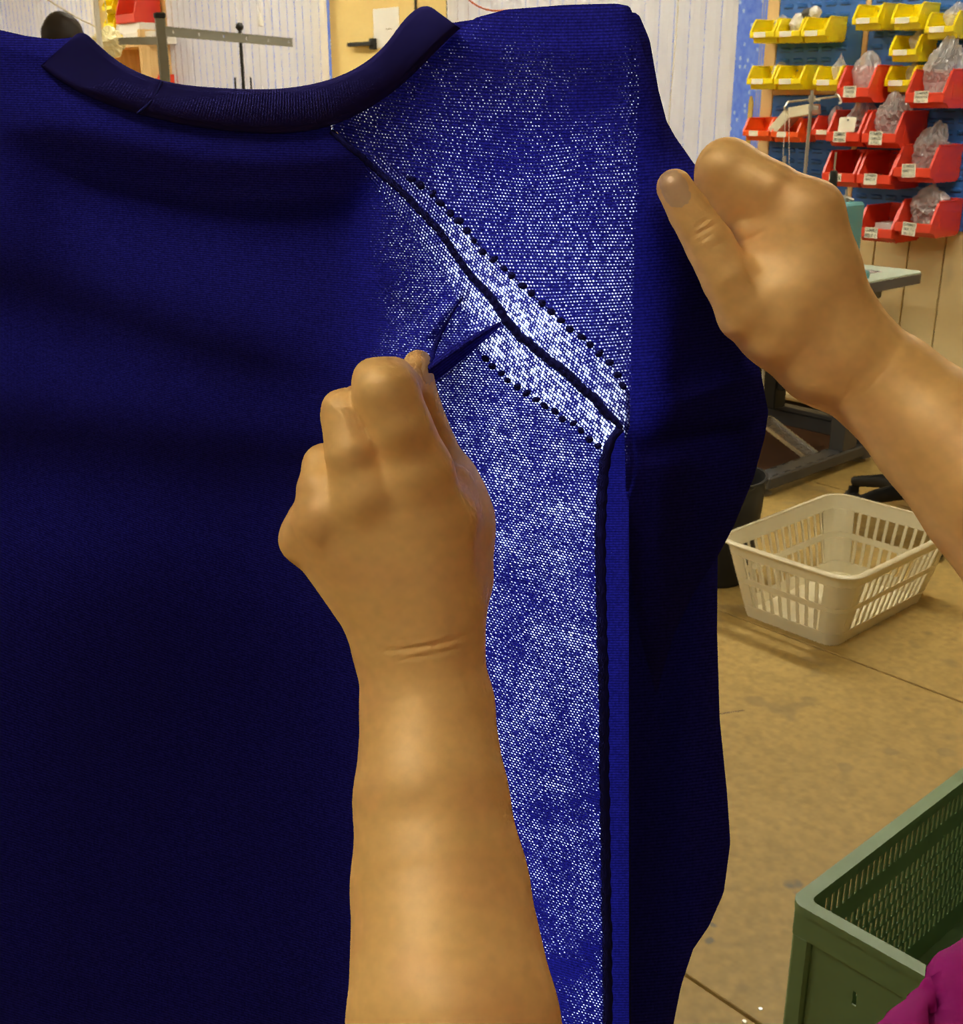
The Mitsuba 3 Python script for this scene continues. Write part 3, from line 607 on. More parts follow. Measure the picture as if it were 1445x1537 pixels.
# ------------------------------------------------------------------ far left: rail stand, shelf, person and small things
t = thing('rail_stand', 'grey steel upright with perforated cross rails seen through the neckline', 'rail stand')
up = P(243.5, 70, 4.2); zt = P(240, 28, 4.2)[2]
put(t + '__upright', mikit.ply(bx(-.0175, .0175, -.0175, .0175, 0, zt, .003), 'mat_grey_steel'), mt([up[0], up[1], 0], rz=20))
put(t + '__cap', mikit.ply(bx(-.02, .02, -.02, .02, zt - .002, zt + .018, .004), 'mat_black'), mt([up[0], up[1], 0], rz=20))
put(t + '__base', mikit.ply(cat([bx(-.35, .35, -.03, .03, 0, .04, .004), bx(-.03, .03, -.35, .35, 0, .04, .004)]), 'mat_grey_steel'), mt([up[0], up[1], 0], rz=20))
def rail(a, b, hgt, nh):
    a, b = np.array(a), np.array(b); L = np.linalg.norm(b - a); e = (b - a) / L
    pg = sbox(0, -hgt / 2, L, hgt / 2)
    for q in np.linspace(.06, .97, nh): pg = pg.difference(Point(q * L, 0).buffer(.0065, quad_segs=4))
    m = cat([xz(prism(pg, .003)), bx(0, L, -.002, .032, hgt / 2 - .003, hgt / 2)])
    z = np.array([0, 0, 1.0]); z = z - e * (z @ e); z /= np.linalg.norm(z); y = np.cross(z, e)
    M = np.eye(4); M[:3, 0] = e; M[:3, 1] = y; M[:3, 2] = z; M[:3, 3] = a; return mikit.ply(m, 'mat_grey_steel'), M
for a, b, hh, nh in ((P(247, 47, 4.18), P(439, 64, 4.9), .034, 6), (P(178, 62, 5.0), P(238, 61, 4.22), .028, 3)):
    sh, M = rail(a, b, hh, nh); put(t + '__rail', sh, M)
a = P(141, -20, 3.4); single('white_pole', mikit.ply(rod([a[0], a[1], 2.6], [a[0] + .0, a[1], .02], .0085), 'mat_white', smooth=40), 'thin white pole standing before the shelf at the far left', 'pole')
def wal(x, y, o=0.0):
    s_, z_ = wall_at(x, y, o); return s_, z_
# shelf against the far pier
t = thing('wooden_shelf', 'small wooden shelf unit against the yellow wall at the far left', 'shelf')
sr, zs = wal(211, 62, .30); sl = wal(168, 62, .30)[0] - .12; ztop = wal(205, 44, .30)[1]
put(t + '__side', mikit.ply(bx(sr - .04, sr, -.30, -.005, .02, ztop, .003), 'mat_wood'), MW)
put(t + '__side', mikit.ply(bx(sl, sl + .02, -.30, -.005, .02, ztop - .06, .003), 'mat_wood'), MW)
zsh = wal(180, 68, .30)[1]
for z in (zsh, zsh - .30, zsh - .62, .1): put(t + '__shelf', mikit.ply(bx(sl, sr - .03, -.30, -.005, z - .02, z, .002), 'mat_wood'), MW)
single('cardboard_box', mikit.ply(bx(-.24, .24, -.11, .11, 0, .085, .003), 'mat_white'), 'long white box lying on the far shelf, lower of the two', 'cardboard box', mw(sl + .46, .15, zsh))
single('cardboard_box', mikit.ply(bx(-.20, .20, -.09, .09, 0, .07, .003), 'mat_white'), 'white box on top of the long box on the far shelf', 'cardboard box', mw(sl + .26, .14, zsh + .085))
s_, z_ = wal(143, 30, .2)
zr = zsh + .158
def small_bin(s, o, z, w, L, h, m, label, group=None):
    t = thing('storage_bin', label, 'storage bin', group); put(t + '__body', mikit.ply(bin_mesh(w, L, h), m), mw(s, o, z))
small_bin(sl + .12, .03, zr, .30, .22, .20, 'mat_bin_red', 'small red bin on the white box at the far left shelf')
for k in range(3): small_bin(sl - .10, .05, zsh + .02 + .12 * k, .17, .20, .10, 'mat_bin_yellow', ('lowest', 'middle', 'top')[k] + ' yellow bin of the far left stack beside the shelf', 'far yellow bins')
put(t + '__shelf', mikit.ply(bx(sl - .12, sl, -.30, -.005, zsh - .02, zsh, .002), 'mat_wood'), MW)
small_bin(sl + .42, .03, zsh - .30, .20, .2, .09, 'mat_bin_red', 'small red bin on the lower board of the far shelf')
t = thing('yarn_bundle', 'cream bundle of yarn hanging before the far shelf', 'yarn')
yc = P(163, 58, 6.6); ym = crumple(.20, .16, .20, 51, .6, 4, .2); put(t + '__bundle', mikit.ply(ym, 'mat_cream_yarn', smooth=40), mt(yc - np.array([0, 0, .1])))
put(t + '__strand', mikit.ply(cat([tube([yc + [.01 * i, 0, -.08], yc + [.012 * i + .03, 0, -.22], yc + [.02 * i + .03, 0, -.5]], .006, 6) for i in range(-1, 2)]), 'mat_cream_yarn'))
put(t + '__hanging_cord', mikit.ply(rod(yc + [0, 0, .08], [yc[0], yc[1], HC], .003), 'mat_cream_yarn'))
t = thing('yarn_stand', 'thin black stand with a small knob in front of the neckline blind', 'stand')
a = P(359.5, 40, 5.2); put(t + '__pole', mikit.ply(rod([a[0], a[1], .0], a, .0075), 'mat_black', smooth=40))
put(t + '__knob', mikit.ply(cat([trimesh.creation.icosphere(2, .018).apply_translation([0, 0, .0]), bx(-.03, .0, -.008, .008, -.05, -.03, .002)]), 'mat_black', smooth=40), mt(a))
put(t + '__base', mikit.ply(lathe([[0, 0], [.16, 0], [.16, .015], [.02, .03], [0, .03]], 32), 'mat_black', smooth=40), mt([a[0], a[1], 0]))
for x in (352.5, 376):
    b = P(x, 116, 5.2); put(t + '__prong', mikit.ply(rod(b, [b[0], b[1], b[2] - .12], .004), 'mat_black'))
b0, b1 = P(352.5, 130, 5.2), P(376, 130, 5.2); bz = b0[2] - .05
put(t + '__crossbar', mikit.ply(rod([b0[0], b0[1], bz], [b1[0], b1[1], bz], .006), 'mat_black'))
t = thing('pull_cord', 'white pull cord with a cone shaped end before the neckline blind', 'cord')
a = P(391, 40, 6.0); put(t + '__cone', mikit.ply(lathe([[0, 0], [.017, .004], [.016, .015], [.004, .07], [0, .07]], 20), 'mat_white', smooth=40), mt(a)); put(t + '__cord', mikit.ply(rod(a + [0, 0, .06], [a[0], a[1], HC], .002), 'mat_white'))
s_, z_ = wal(580, 42); t = thing('paper_notice', 'white paper notice pinned to the yellow wall beside the collar', 'notice')
put(t + '__sheet', mikit.ply(bx(s_ - .125, s_ + .125, -.004, -.001, z_ - .11, z_ + .11), 'mat_white'), MW); put(t + '__print', mikit.ply(bx(s_ + .0, s_ + .06, -.005, -.004, z_ - .01, z_ - .004), 'mat_print'), MW)
s_, z_ = wal(545, 67); single('wall_bracket', mikit.ply(cat([bx(s_ - .10, s_ + .14, -.05, -.02, z_ - .010, z_ + .012, .002), bx(s_ + .1, s_ + .14, -.03, 0, z_ - .03, z_ + .03)]), 'mat_black'), 'short dark bracket on the yellow wall left of the collar', 'bracket', MW)
for x, lab in ((625, 'dark cable running up the yellow wall above the collar tip'), (673, 'dark cable on the yellow wall between collar and shoulder')):
    s_ = wal(x, 10)[0]; single('wall_cable', mikit.ply(rod([s_, -.008, .75], [s_, -.008, HC], .006), 'mat_black'), lab, 'cable', MW)
single('red_cord', mikit.ply(tube(curve([P(690, -14, 3.2), P(715, 8, 3.2), P(740, 16, 3.25), P(790, 22, 3.4)], 24), .0022, 8), 'mat_red_cord', smooth=True), 'orange red cord hanging above the sweater shoulder', 'cord')
single('blind_cord', mikit.ply(tube(curve([P(1018, -10, 4.9), P(1013, 70, 4.9), P(1005, 160, 4.9), P(1003, 260, 4.9)], 24), .002, 6), 'mat_cream_yarn', smooth=True), 'thin cream cord hanging in front of the wide blind', 'cord')
single('wall_clip', mikit.ply(cat([bx(-.02, .02, -.02, .02, -.07, .06, .004), bx(-.012, .012, -.028, -.018, -.05, .04, .002)]), 'mat_black'), 'small dark fitting peeking past the sweater shoulder', 'fitting', mt(P(966, 95, 4.4)))
single('thread', mikit.ply(tube([P(55, -10, 3.3), P(95, 14, 3.4), P(122, 30, 3.5), P(160, 48, 3.6)], .0016, 6), 'mat_cream_yarn'), 'slanting cream thread at the upper left corner', 'thread')

# ------------------------------------------------------------------ the sweater
import shapely
from scipy.spatial import Delaunay
def sig(u): return 1 / (1 + np.exp(-np.clip(u, -40, 40)))
def seg_dist(px, py, a, b):
    a, b = np.array(a, float), np.array(b, float); d = b - a; t = np.clip(((px - a[0]) * d[0] + (py - a[1]) * d[1]) / (d @ d), 0, 1)
    return np.hypot(px - a[0] - t * d[0], py - a[1] - t * d[1]), t
def poly_y(line, x): l = np.array(line, float); return np.interp(x, l[:, 0], l[:, 1])
SEAM = [(497, 197), (545, 238), (592, 278), (628, 313), (670, 363), (705, 412), (740, 450), (761, 482), (814, 531), (849, 559), (902, 612), (933, 642)]
UMARK = [(568, 234), (592, 254), (645, 285), (677, 322), (722, 373), (754, 400), (803, 447), (863, 498), (916, 545), (940, 584)]
LMARK = [(552, 262), (575, 296), (620, 345), (656, 398), (680, 433), (708, 489), (719, 528), (761, 570), (814, 607), (866, 640), (900, 672)]
SIDE = [(933, 642), (917, 662), (907, 700), (902, 760), (901, 850), (904, 960), (906, 1100), (909, 1300), (912, 1738)]
Y0 = .50
def y_body(px, py):
    y = np.full(np.shape(px), Y0)
    xwin = sig((px - 60) / 25) * sig((545 - px) / 14)
    u = py - poly_y([(0, 205), (60, 215), (100, 226), (200, 252), (300, 272), (400, 280), (500, 274), (560, 262)], px)
    y += .022 * xwin * sig(u / 9) * np.exp(-np.maximum(u, 0) / 170)
    y -= .004 * xwin * np.exp(-((u + 45) / 40) ** 2)
    w2 = sig((470 - px) / 45)
    u = py - poly_y([(-40, 418), (0, 425), (120, 465), (250, 510), (400, 552), (520, 590)], px)
    y += .028 * w2 * sig(u / 26) * np.exp(-np.maximum(u, 0) / 190)
    u = py - poly_y([(-40, 655), (100, 668), (300, 690), (520, 700)], px)
    y += .032 * sig((600 - px) / 50) * sig(u / 34) * np.exp(-np.maximum(u, 0) / 330)
    y += sig((600 - px) / 50) * (.020 * sig((py - 1010) / 90) + .00016 * 70 * np.logaddexp(0, (py - 790) / 70))
    y += .004 * np.sin(px / 90 + py / 260) * sig((520 - px) / 60) * sig((py - 750) / 120)
    # the pinch: a tented ridge from the seam to the fingertips
    d, t = seg_dist(px, py, (742, 486), (640, 556))
    y -= (.004 + .008 * t) * np.exp(-(d / 12.0) ** 2)
    y -= .015 * np.exp(-((px - 640) ** 2 + (py - 556) ** 2) / 58.0 ** 2)
    for (a, b, h) in (((640, 690), (820, 606), .0016), ((670, 720), (850, 650), .0010), ((560, 420), (660, 520), .002), ((645, 500), (692, 440), .004)):
        d, t = seg_dist(px, py, a, b); y -= h * np.exp(-(d / 9.0) ** 2)
    y += .0025 * np.exp(-((px - 905) / 14.0) ** 2) * sig((py - 660) / 20)
    return y
def y_sleeve(px, py):
    y = np.full(np.shape(px), Y0)
    y += .00034 * np.maximum(px - 945, 0) + .00012 * np.maximum(py - 700, 0)
    y += .018 * sig((px - 1000) / 16) * sig((250 - py) / 60) * 0
    y += .016 * sig((60 - py) / 14) ** 2
    d, t = seg_dist(px, py, (950, 632), (1150, 556)); y -= .009 * np.exp(-(d / 24.0) ** 2) * np.clip(.25 + t, 0, 1)
    d, t = seg_dist(px, py, (955, 660), (1135, 622)); y += .009 * np.exp(-(d / 22.0) ** 2) * np.clip(.25 + t, 0, 1)
    d, t = seg_dist(px, py, (1060, 330), (975, 590)); y -= .006 * np.exp(-(d / 40.0) ** 2)
    d, t = seg_dist(px, py, (1000, 700), (985, 960)); y -= .008 * np.exp(-(d / 30.0) ** 2)
    w = np.exp(-((px - 1040) ** 2 + (py - 300) ** 2) / 62.0 ** 2); return y * (1 - w) + .489 * w      # drawn forward into the grip
def sheet(poly, yf, step, uvf, edge_roll=None, roll=.012, rw=22.0):
    pg = Polygon(poly) if not hasattr(poly, 'exterior') else poly
    x0, y0, x1, y1 = pg.bounds
    gx, gy = np.meshgrid(np.arange(x0, x1 + step, step), np.arange(y0, y1 + step, step)); gx = gx + (np.arange(gx.shape[0])[:, None] % 2) * step / 2
    q = np.c_[gx.ravel(), gy.ravel()]
    q = q[shapely.contains_xy(pg.buffer(-step * .55), q[:, 0], q[:, 1])]
    ext = pg.exterior; nb = int(ext.length / step); bd = np.array([ext.interpolate(t, normalized=True).coords[0] for t in np.arange(nb) / nb])
    q = np.vstack([q, bd]); tri = Delaunay(q).simplices
    c = q[tri].mean(1); tri = tri[shapely.contains_xy(pg, c[:, 0], c[:, 1])]
    px, py = q[:, 0], q[:, 1]; yy = yf(px, py)
    if edge_roll is not None:
        ls = LineString(edge_roll); dd = shapely.distance(shapely.points(q), ls); yy = yy + roll * np.clip(1 - dd / rw, 0, 1) ** 2.2
    r = FW[None] + RT[None] * ((px - CX) / FPX)[:, None] - UP[None] * ((py - CY) / FPX)[:, None]
    V = CAM + r * (yy / r[:, 1])[:, None]
    a = V[tri[:, 1]] - V[tri[:, 0]]; b = V[tri[:, 2]] - V[tri[:, 0]]; flip = np.cross(a, b)[:, 1] > 0; tri[flip] = tri[flip][:, ::-1]
    m = trimesh.Trimesh(V, tri, process=False)
    return m, uvf(px, py), q
# knit materials: blue yarn with open holes between the stitches; the holes pass light
def knit_hole(open0, dz, zc, seed, wob=.5, x0=-1.0, x1=-.9, keep=0.0, x2=9.0, x3=10.0, patch=.3):
    def fn(p, n, uv):
        u, v = uv.x, uv.y + wob * (noise(uv.x * .06, uv.y * .04, seed) - .5) * 3.5
        row = dr.floor(v); off = .5 * (row - 2 * dr.floor(row * .5)); c = dr.floor(u + off); fu = u + off - c - .5; fv = v - row - .5
        r = cell_rand(c, row, seed); big = fbm(u * .12, v * .10, seed + 3.0, 2)
        o = dr.clip(open0 + dz * (p.z - zc) + patch * (big - .5), 0.0, 1.2) * (keep + (1 - keep) * smoothstep(x0, x1, p.x)) * smoothstep(x3, x2, p.x) * (.25 + 1.5 * r)
        d = dr.sqrt(dr.square((fu - .25 * fv) / (.14 + .36 * o)) + dr.square(fv / (.12 + .34 * o)))
        tone = .15 + .85 * cell_rand(c, row, seed + 9.0) ** 1.5
        return smoothstep(1.45, .55, d) * smoothstep(.05, .18, o) * (tone + (1 - tone) * smoothstep(.35, .75, o)) * .96
    return fn
def f_yarn(p, n, uv):
    u, v = uv.x, uv.y; row = dr.floor(v); fu = u - dr.floor(u) - .5; fv = v - row - .5
    k = .62 + .5 * smoothstep(.5, .1, dr.abs(fv)) * (.7 + .6 * dr.abs(fu)); g = .75 + .5 * noise(u * 1.7, v * 1.7, 3.0)
    return mi.Color3f(.0125, .0118, .140) * (k * g * 1.15)
YARN = {'type': 'principledthin', 'base_color': mikit.proc(f_yarn), 'roughness': .75, 'diff_trans': .42, 'spec_trans': 0.0, 'eta': 1.15, 'sheen': .10, 'sheen_tint': 1.0}
HOLE = {'type': 'principledthin', 'base_color': rgb((.92, .93, .95)), 'roughness': .9, 'diff_trans': 2.0, 'spec_trans': 0.0, 'eta': 1.01}
def knit(key, open0, dz, zc, seed, wob=.5, *more):
    scene[key] = {'type': 'blendbsdf', 'weight': mikit.proc(knit_hole(open0, dz, zc, seed, wob, *more)), 'a': YARN, 'b': HOLE}
zpx = lambda y: (CAM + ray(722, y) * (.5 / ray(722, y)[1]))[2]
knit('mat_knit_body', .235, .52, zpx(800), 1.0, .5, -.06, .01, .10)
knit('mat_knit_sleeve', .20, -1.5, zpx(430), 2.0, .5, -1.0, -.9, 0.0, .0635, .067, .14)
knit('mat_knit_strip', .50, -.9, zpx(560), 3.0, .5, -.055, .01, .22)
scene['mat_yarn'] = YARN
pr('mat_yarn_dark', (.006, .006, .07), .8, .1)
def f_rib(p, n, uv): return .5 + .5 * dr.sin(uv.x * 6.2832)
scene['mat_rib'] = {'type': 'bumpmap', 't': mikit.proc(f_rib, 2e-4), 'scale': .0016, 'b': {'type': 'twosided', 'b': {'type': 'principled', 'base_color': rgb((.021, .017, .135)), 'roughness': .8, 'specular': .1, 'sheen': .5, 'sheen_tint': .7}}}
t = thing('sweater', 'dark royal blue knitted sweater held up and stretched by two hands, lit from inside', 'sweater')
SC = 4.8                                                     # pixels per stitch across, at the photograph's size
uv_body = lambda x, y: np.c_[x / SC, (y + .00022 * (x - 700) ** 2 * np.exp(-((y - 640) / 300) ** 2) - .30 * (x - 820) * sig((y - 640) / 110)) / 3.8]
uv_sleeve = lambda x, y: np.c_[x / SC, (y + .00028 * (x - 830) ** 2) / (4.9 - 0.0 * y)]
sd = np.array([.70, .714]); 
uv_strip = lambda x, y: np.c_[(x * .70 + y * .71) / SC, (y * .70 - x * .71 + 5 * np.sin(x / 70)) / 4.2]
left_top = [(-420, 150), (-220, 75), (-40, 42), (0, 45), (40, 54), (80, 59), (110, 56), (125, 53)]
body_poly = left_top + [(140, 110), (200, 145), (300, 168), (400, 176), (470, 170), (497, 188)] + SEAM[:2] + LMARK + [(907, 700), (902, 760), (901, 850), (904, 960), (906, 1100), (909, 1300), (912, 1740), (-420, 1740)]
m, uv, _ = sheet(body_poly, y_body, 5.0, uv_body, left_top, .010, 30)
put(t + '__body_panel', mikit.ply(m, 'mat_knit_body', smooth=True, uv=uv))
low = SEAM[1:] + [(925, 655), (912, 675), (905, 690)] + LMARK[::-1]
m, uv, _ = sheet(Polygon(low).buffer(1.2), lambda x, y: y_body(x, y) - .0004, 4.0, uv_strip); put(t + '__seam_strip', mikit.ply(m, 'mat_knit_strip', smooth=True, uv=uv))
upp = SEAM[1:] + [(940, 652), (944, 640), (944, 588)] + UMARK[::-1]
m, uv, _ = sheet(Polygon(upp).buffer(1.2), lambda x, y: y_sleeve(x, y) - .0004, 4.0, uv_strip); put(t + '__seam_strip', mikit.ply(m, 'mat_knit_strip', smooth=True, uv=uv))
OUTER = [(690, 44), (715, 27), (760, 15), (850, 8), (925, 6), (944, 10), (952, 28), (960, 62), (975, 110), (990, 165), (1012, 205), (1052, 262), (1068, 300), (1085, 360), (1102, 440), (1125, 510), (1141, 560), (1152, 618), (1147, 655), (1130, 718), (1100, 790), (1076, 835), (1040, 890), (1010, 953), (996, 1000), (985, 1040)]
sleeve_poly = [(497, 190), (550, 165), (610, 120), (660, 75)] + OUTER + [(962, 960), (950, 880), (941, 780), (938, 660)] + UMARK[::-1] + [(545, 232)]
m, uv, _ = sheet(Polygon(sleeve_poly).buffer(.8), y_sleeve, 5.0, uv_sleeve, OUTER, .014, 26)
put(t + '__sleeve', mikit.ply(m, 'mat_knit_sleeve', smooth=True, uv=uv))
BACK = [(640, 40), (760, 22), (920, 14), (958, 20), (975, 60), (988, 135), (1005, 200), (1030, 260), (1060, 420), (1120, 600), (1100, 740), (1077, 830), (1076, 950), (1080, 1080), (1091, 1190), (1096, 1265), (1086, 1340), (1064, 1390), (1040, 1425), (1022, 1480), (1010, 1540), (1006, 1740)]
def y_back(x, y): return .592 + .00010 * np.maximum(x - 940, 0) + .00004 * np.maximum(y - 800, 0) - .010 * np.exp(-((x - 1040 - 14 * np.sin(y / 110)) / 30) ** 2)
m, uv, _ = sheet(BACK + [(936, 1740), (936, 640), (640, 300)], y_back, 9.0, uv_sleeve, BACK, .014, 26)
put(t + '__sleeve_back', mikit.ply(m, 'mat_yarn', smooth=True, uv=uv))
m, uv, _ = sheet([(899, 700), (912, 664), (936, 632), (942, 640), (944, 760), (944, 1740), (903, 1740)], lambda x, y: np.full(np.shape(x), .5045), 6.0, lambda x, y: np.c_[x / SC, y / 3.8])
put(t + '__side_strip', mikit.ply(m, 'mat_yarn', smooth=True, uv=uv))
m, uv, _ = sheet([(-400, 230), (60, 215), (560, 205), (700, 90), (935, 70), (935, 1560), (-400, 1560)], lambda x, y: .78 + .0 * x, 20.0, uv_body); put(t + '__back_panel', mikit.ply(m, 'mat_yarn_dark', smooth=True))
# collar: a folded rib band, closed round its cross-section
CT = curve([(108, 57), (125, 51), (140, 62), (180, 95), (240, 121), (330, 133), (400, 135), (470, 127), (540, 100), (582, 64), (612, 26), (640, 10), (652, 14)], 220)
CB = curve([(62, 98), (110, 132), (200, 168), (300, 190), (400, 199), (480, 192), (550, 163), (600, 128), (640, 90), (668, 62), (690, 42)], 220)
prof = [(0.0, .004), (-.02, .0), (.0, -.0035), (.12, -.0062), (.5, -.0070), (.85, -.0058), (1.0, -.0022), (1.02, .001), (.8, .003), (.3, .005)]
V = []; UVc = []
al = np.concatenate([[0], np.cumsum(np.hypot(*np.diff((CT + CB) / 2, axis=0).T))])
for i in range(220):
    for (f, o) in prof:
        x, y = CT[i] * (1 - f) + CB[i] * f; r = ray(x, y); yy = Y0 - .002 + o + .010 * (sig((x - 600) / 14) + sig((128 - x) / 12)) * (1 - f); V.append(CAM + r * (yy / r[1])); UVc.append((al[i] / 4.3 + f * 2.0, f))
F = []; k = len(prof)
for i in range(219):
    for j in range(k):
        a, b, c_, d = i * k + j, i * k + (j + 1) % k, (i + 1) * k + (j + 1) % k, (i + 1) * k + j; F += [[a, c_, b], [a, d, c_]]
F += [[0, j, j + 1] for j in range(1, k - 1)] + [[219 * k, 219 * k + j + 1, 219 * k + j] for j in range(1, k - 1)]
put(t + '__collar', mikit.ply(trimesh.Trimesh(V, F, process=False), 'mat_rib', smooth=True, uv=np.array(UVc)))
def on(px, py, yf, o=0.0):
    r = ray(px, py); return CAM + r * ((float(yf(np.array([px * 1.0]), np.array([py * 1.0]))[0]) + o) / r[1])
def ridge(line, yf, r, o=-.0008, n=160, wave=0.0, key='seam', m='mat_yarn_dark', flat=None):
    c = curve(line, n); rr = np.random.default_rng(len(line))
    if wave:
        w = np.interp(np.arange(n), np.arange(0, n + 6, 6), rr.normal(0, 1, len(np.arange(0, n + 6, 6))) * wave * np.linspace(.4, 1.5, len(np.arange(0, n + 6, 6)))); c = c + np.c_[w, -w]
    rad = np.full(n, r) * np.interp(np.linspace(0, 1, n), [0, .05, .5, .6, .95, 1], [.6, .72, .85, 1.1, 1.15, .7] if wave > .5 else [.6, 1, 1, 1, 1, .7]) * (1 + .12 * np.sin(np.arange(n) * 1.3))
    return put(t + '__' + key, mikit.ply(tube([on(x, y, yf, o) for x, y in c], rad, 10), m, smooth=True))
ridge(SEAM, y_body, .0018, -.0010, 260, .8)
ridge(SIDE, y_body, .0026, -.0006, 200, .4)
k_ = ridge([(243, 122), (232, 145), (206, 170)], lambda x, y: Y0 - .0082 + 0 * x, .0006, 0, 20, key='collar_seam')
# pinched tuck of doubled fabric drawn from the seam to the fingertips
def y_tuck(x, y):
    d, t_ = seg_dist(x, y, (744, 487), (636, 562)); return y_body(x, y) - .0006 - .0036 * np.exp(-(d / 10.0) ** 2)
TC = curve([(753, 482), (722, 496), (692, 513), (664, 530), (642, 540)], 30); TD = curve([(644, 582), (668, 565), (696, 541), (724, 515), (749, 492)], 30)
TUCK = np.vstack([TC, TD, TC[:1]])
m, uv, q = sheet(Polygon(TUCK).buffer(0), y_tuck, 2.5, lambda x, y: np.c_[(x * .8 - y * .6) / SC, (x * .6 + y * .8) / 3.8], list(map(tuple, TUCK)), .0016, 8)
put(t + '__pinched_fold', mikit.ply(m, 'mat_yarn', smooth=True, uv=uv))
tk = curve([(694, 446), (672, 480), (656, 512), (647, 545)], 24)
put(t + '__pinched_fold', mikit.ply(tube([on(x, y, y_body, -.0002) for x, y in tk], np.interp(np.arange(24), [0, 12, 23], [.0004, .0009, .0013]), 10), 'mat_yarn', smooth=True))
# fashioning marks: little dark knots of doubled stitches along both strips
knot = trimesh.creation.icosphere(1, 1.0); kr = np.random.default_rng(9)
for line, yf, x0 in ((UMARK, y_sleeve, 606), (LMARK, y_body, 722)):
    ls = LineString(line); L = ls.length; d = 0
    while d < L:
        x, y = ls.interpolate(d).coords[0]
        if x > x0 and x < 936:
            g = knot.copy(); g.vertices *= [kr.uniform(.0016, .0023), .0010, kr.uniform(.0012, .0018)]; g.apply_transform(trimesh.transformations.rotation_matrix(kr.uniform(-.9, .9), [0, 1, 0])); g.apply_translation(on(x + kr.uniform(-2, 2), y + kr.uniform(-2, 2), yf, -.0008))
            put(t + '__stitch_mark', mikit.ply(g, 'mat_yarn_dark', smooth=True))
        d += 16.5 if line is LMARK else 19.5
# ------------------------------------------------------------------ daylight inspection lamp inside the sweater
t = thing('inspection_lamp', 'upright daylight lamp glowing through the sweater from inside', 'lamp')
def onp(x, y, Y): r = ray(x, y); return CAM + r * (Y / r[1])
q = [onp(640, 190, .530), onp(938, 165, .530), onp(941, 1640, .530), onp(690, 1640, .530)]
put(t + '__diffuser', dict(mikit.ply(trimesh.Trimesh(q, [[0, 2, 1], [0, 3, 2]], process=False), {'type': 'diffuse', 'reflectance': rgb((.7, .7, .7))}), emitter={'type': 'area', 'radiance': rgb(LAMP)}))
def slab(pts4, Ya, Yb): return trimesh.convex.convex_hull(np.array([onp(x, y, Y) for x, y in pts4 for Y in (Ya, Yb)]))
put(t + '__housing', mikit.ply(slab([(606, 160), (942, 160), (945, 1648), (686, 1648)], .533, .60), 'mat_black_matt'))
put(t + '__side_plate', mikit.ply(cat([slab([(939.5, 640), (944, 640), (947, 1648), (942.5, 1648)], .5065, .60), slab([(939.5, 150), (944, 150), (944, 642), (939.5, 642)], .521, .60)]), 'mat_black_matt'))

# ------------------------------------------------------------------ the person: hands and arms as one skin surface, blended from tapered bones
def smin(a, b, k):
    h = np.maximum(k - np.abs(a - b), 0) / k; return np.minimum(a, b) - h * h * k * .25
def cone(p, a, b, ra, rb, fl=None):
    """distance to a tapered bone; fl = (unit axis, factor) squeezes the section along that axis"""
    ba = b - a; pa = p - a; t = np.clip(pa @ ba / (ba @ ba), 0, 1); v = pa - t[:, None] * ba
    r = ra + t * (rb - ra)
    if fl is not None:
        ax, f = fl; c = v @ ax; v = v + np.outer(c * (1 / f - 1), ax); return (np.linalg.norm(v, axis=1) - r) * (.5 + .5 * f)
    return np.linalg.norm(v, axis=1) - r
def chain(pts, k, fl=None):
    """bones through (px, py, depth, radius in px) points"""
    q = [(P(x, y, d), r * d / FPX) for x, y, d, r in pts]
    def f(p):
        out = None
        for (a, ra), (b, rb) in zip(q[:-1], q[1:]):
            d = cone(p, a, b, ra, rb, fl); out = d if out is None else smin(out, d, k)
        return out
    f.pts = np.array([a for a, _ in q]); f.r = max(r for _, r in q); return f
def union(fs, k):
    def f(p):
        out = None
        for g in fs:
            d = g(p); out = d if out is None else smin(out, d, k)
        return out
    f.pts = np.vstack([g.pts for g in fs]); f.r = max(g.r for g in fs); return f
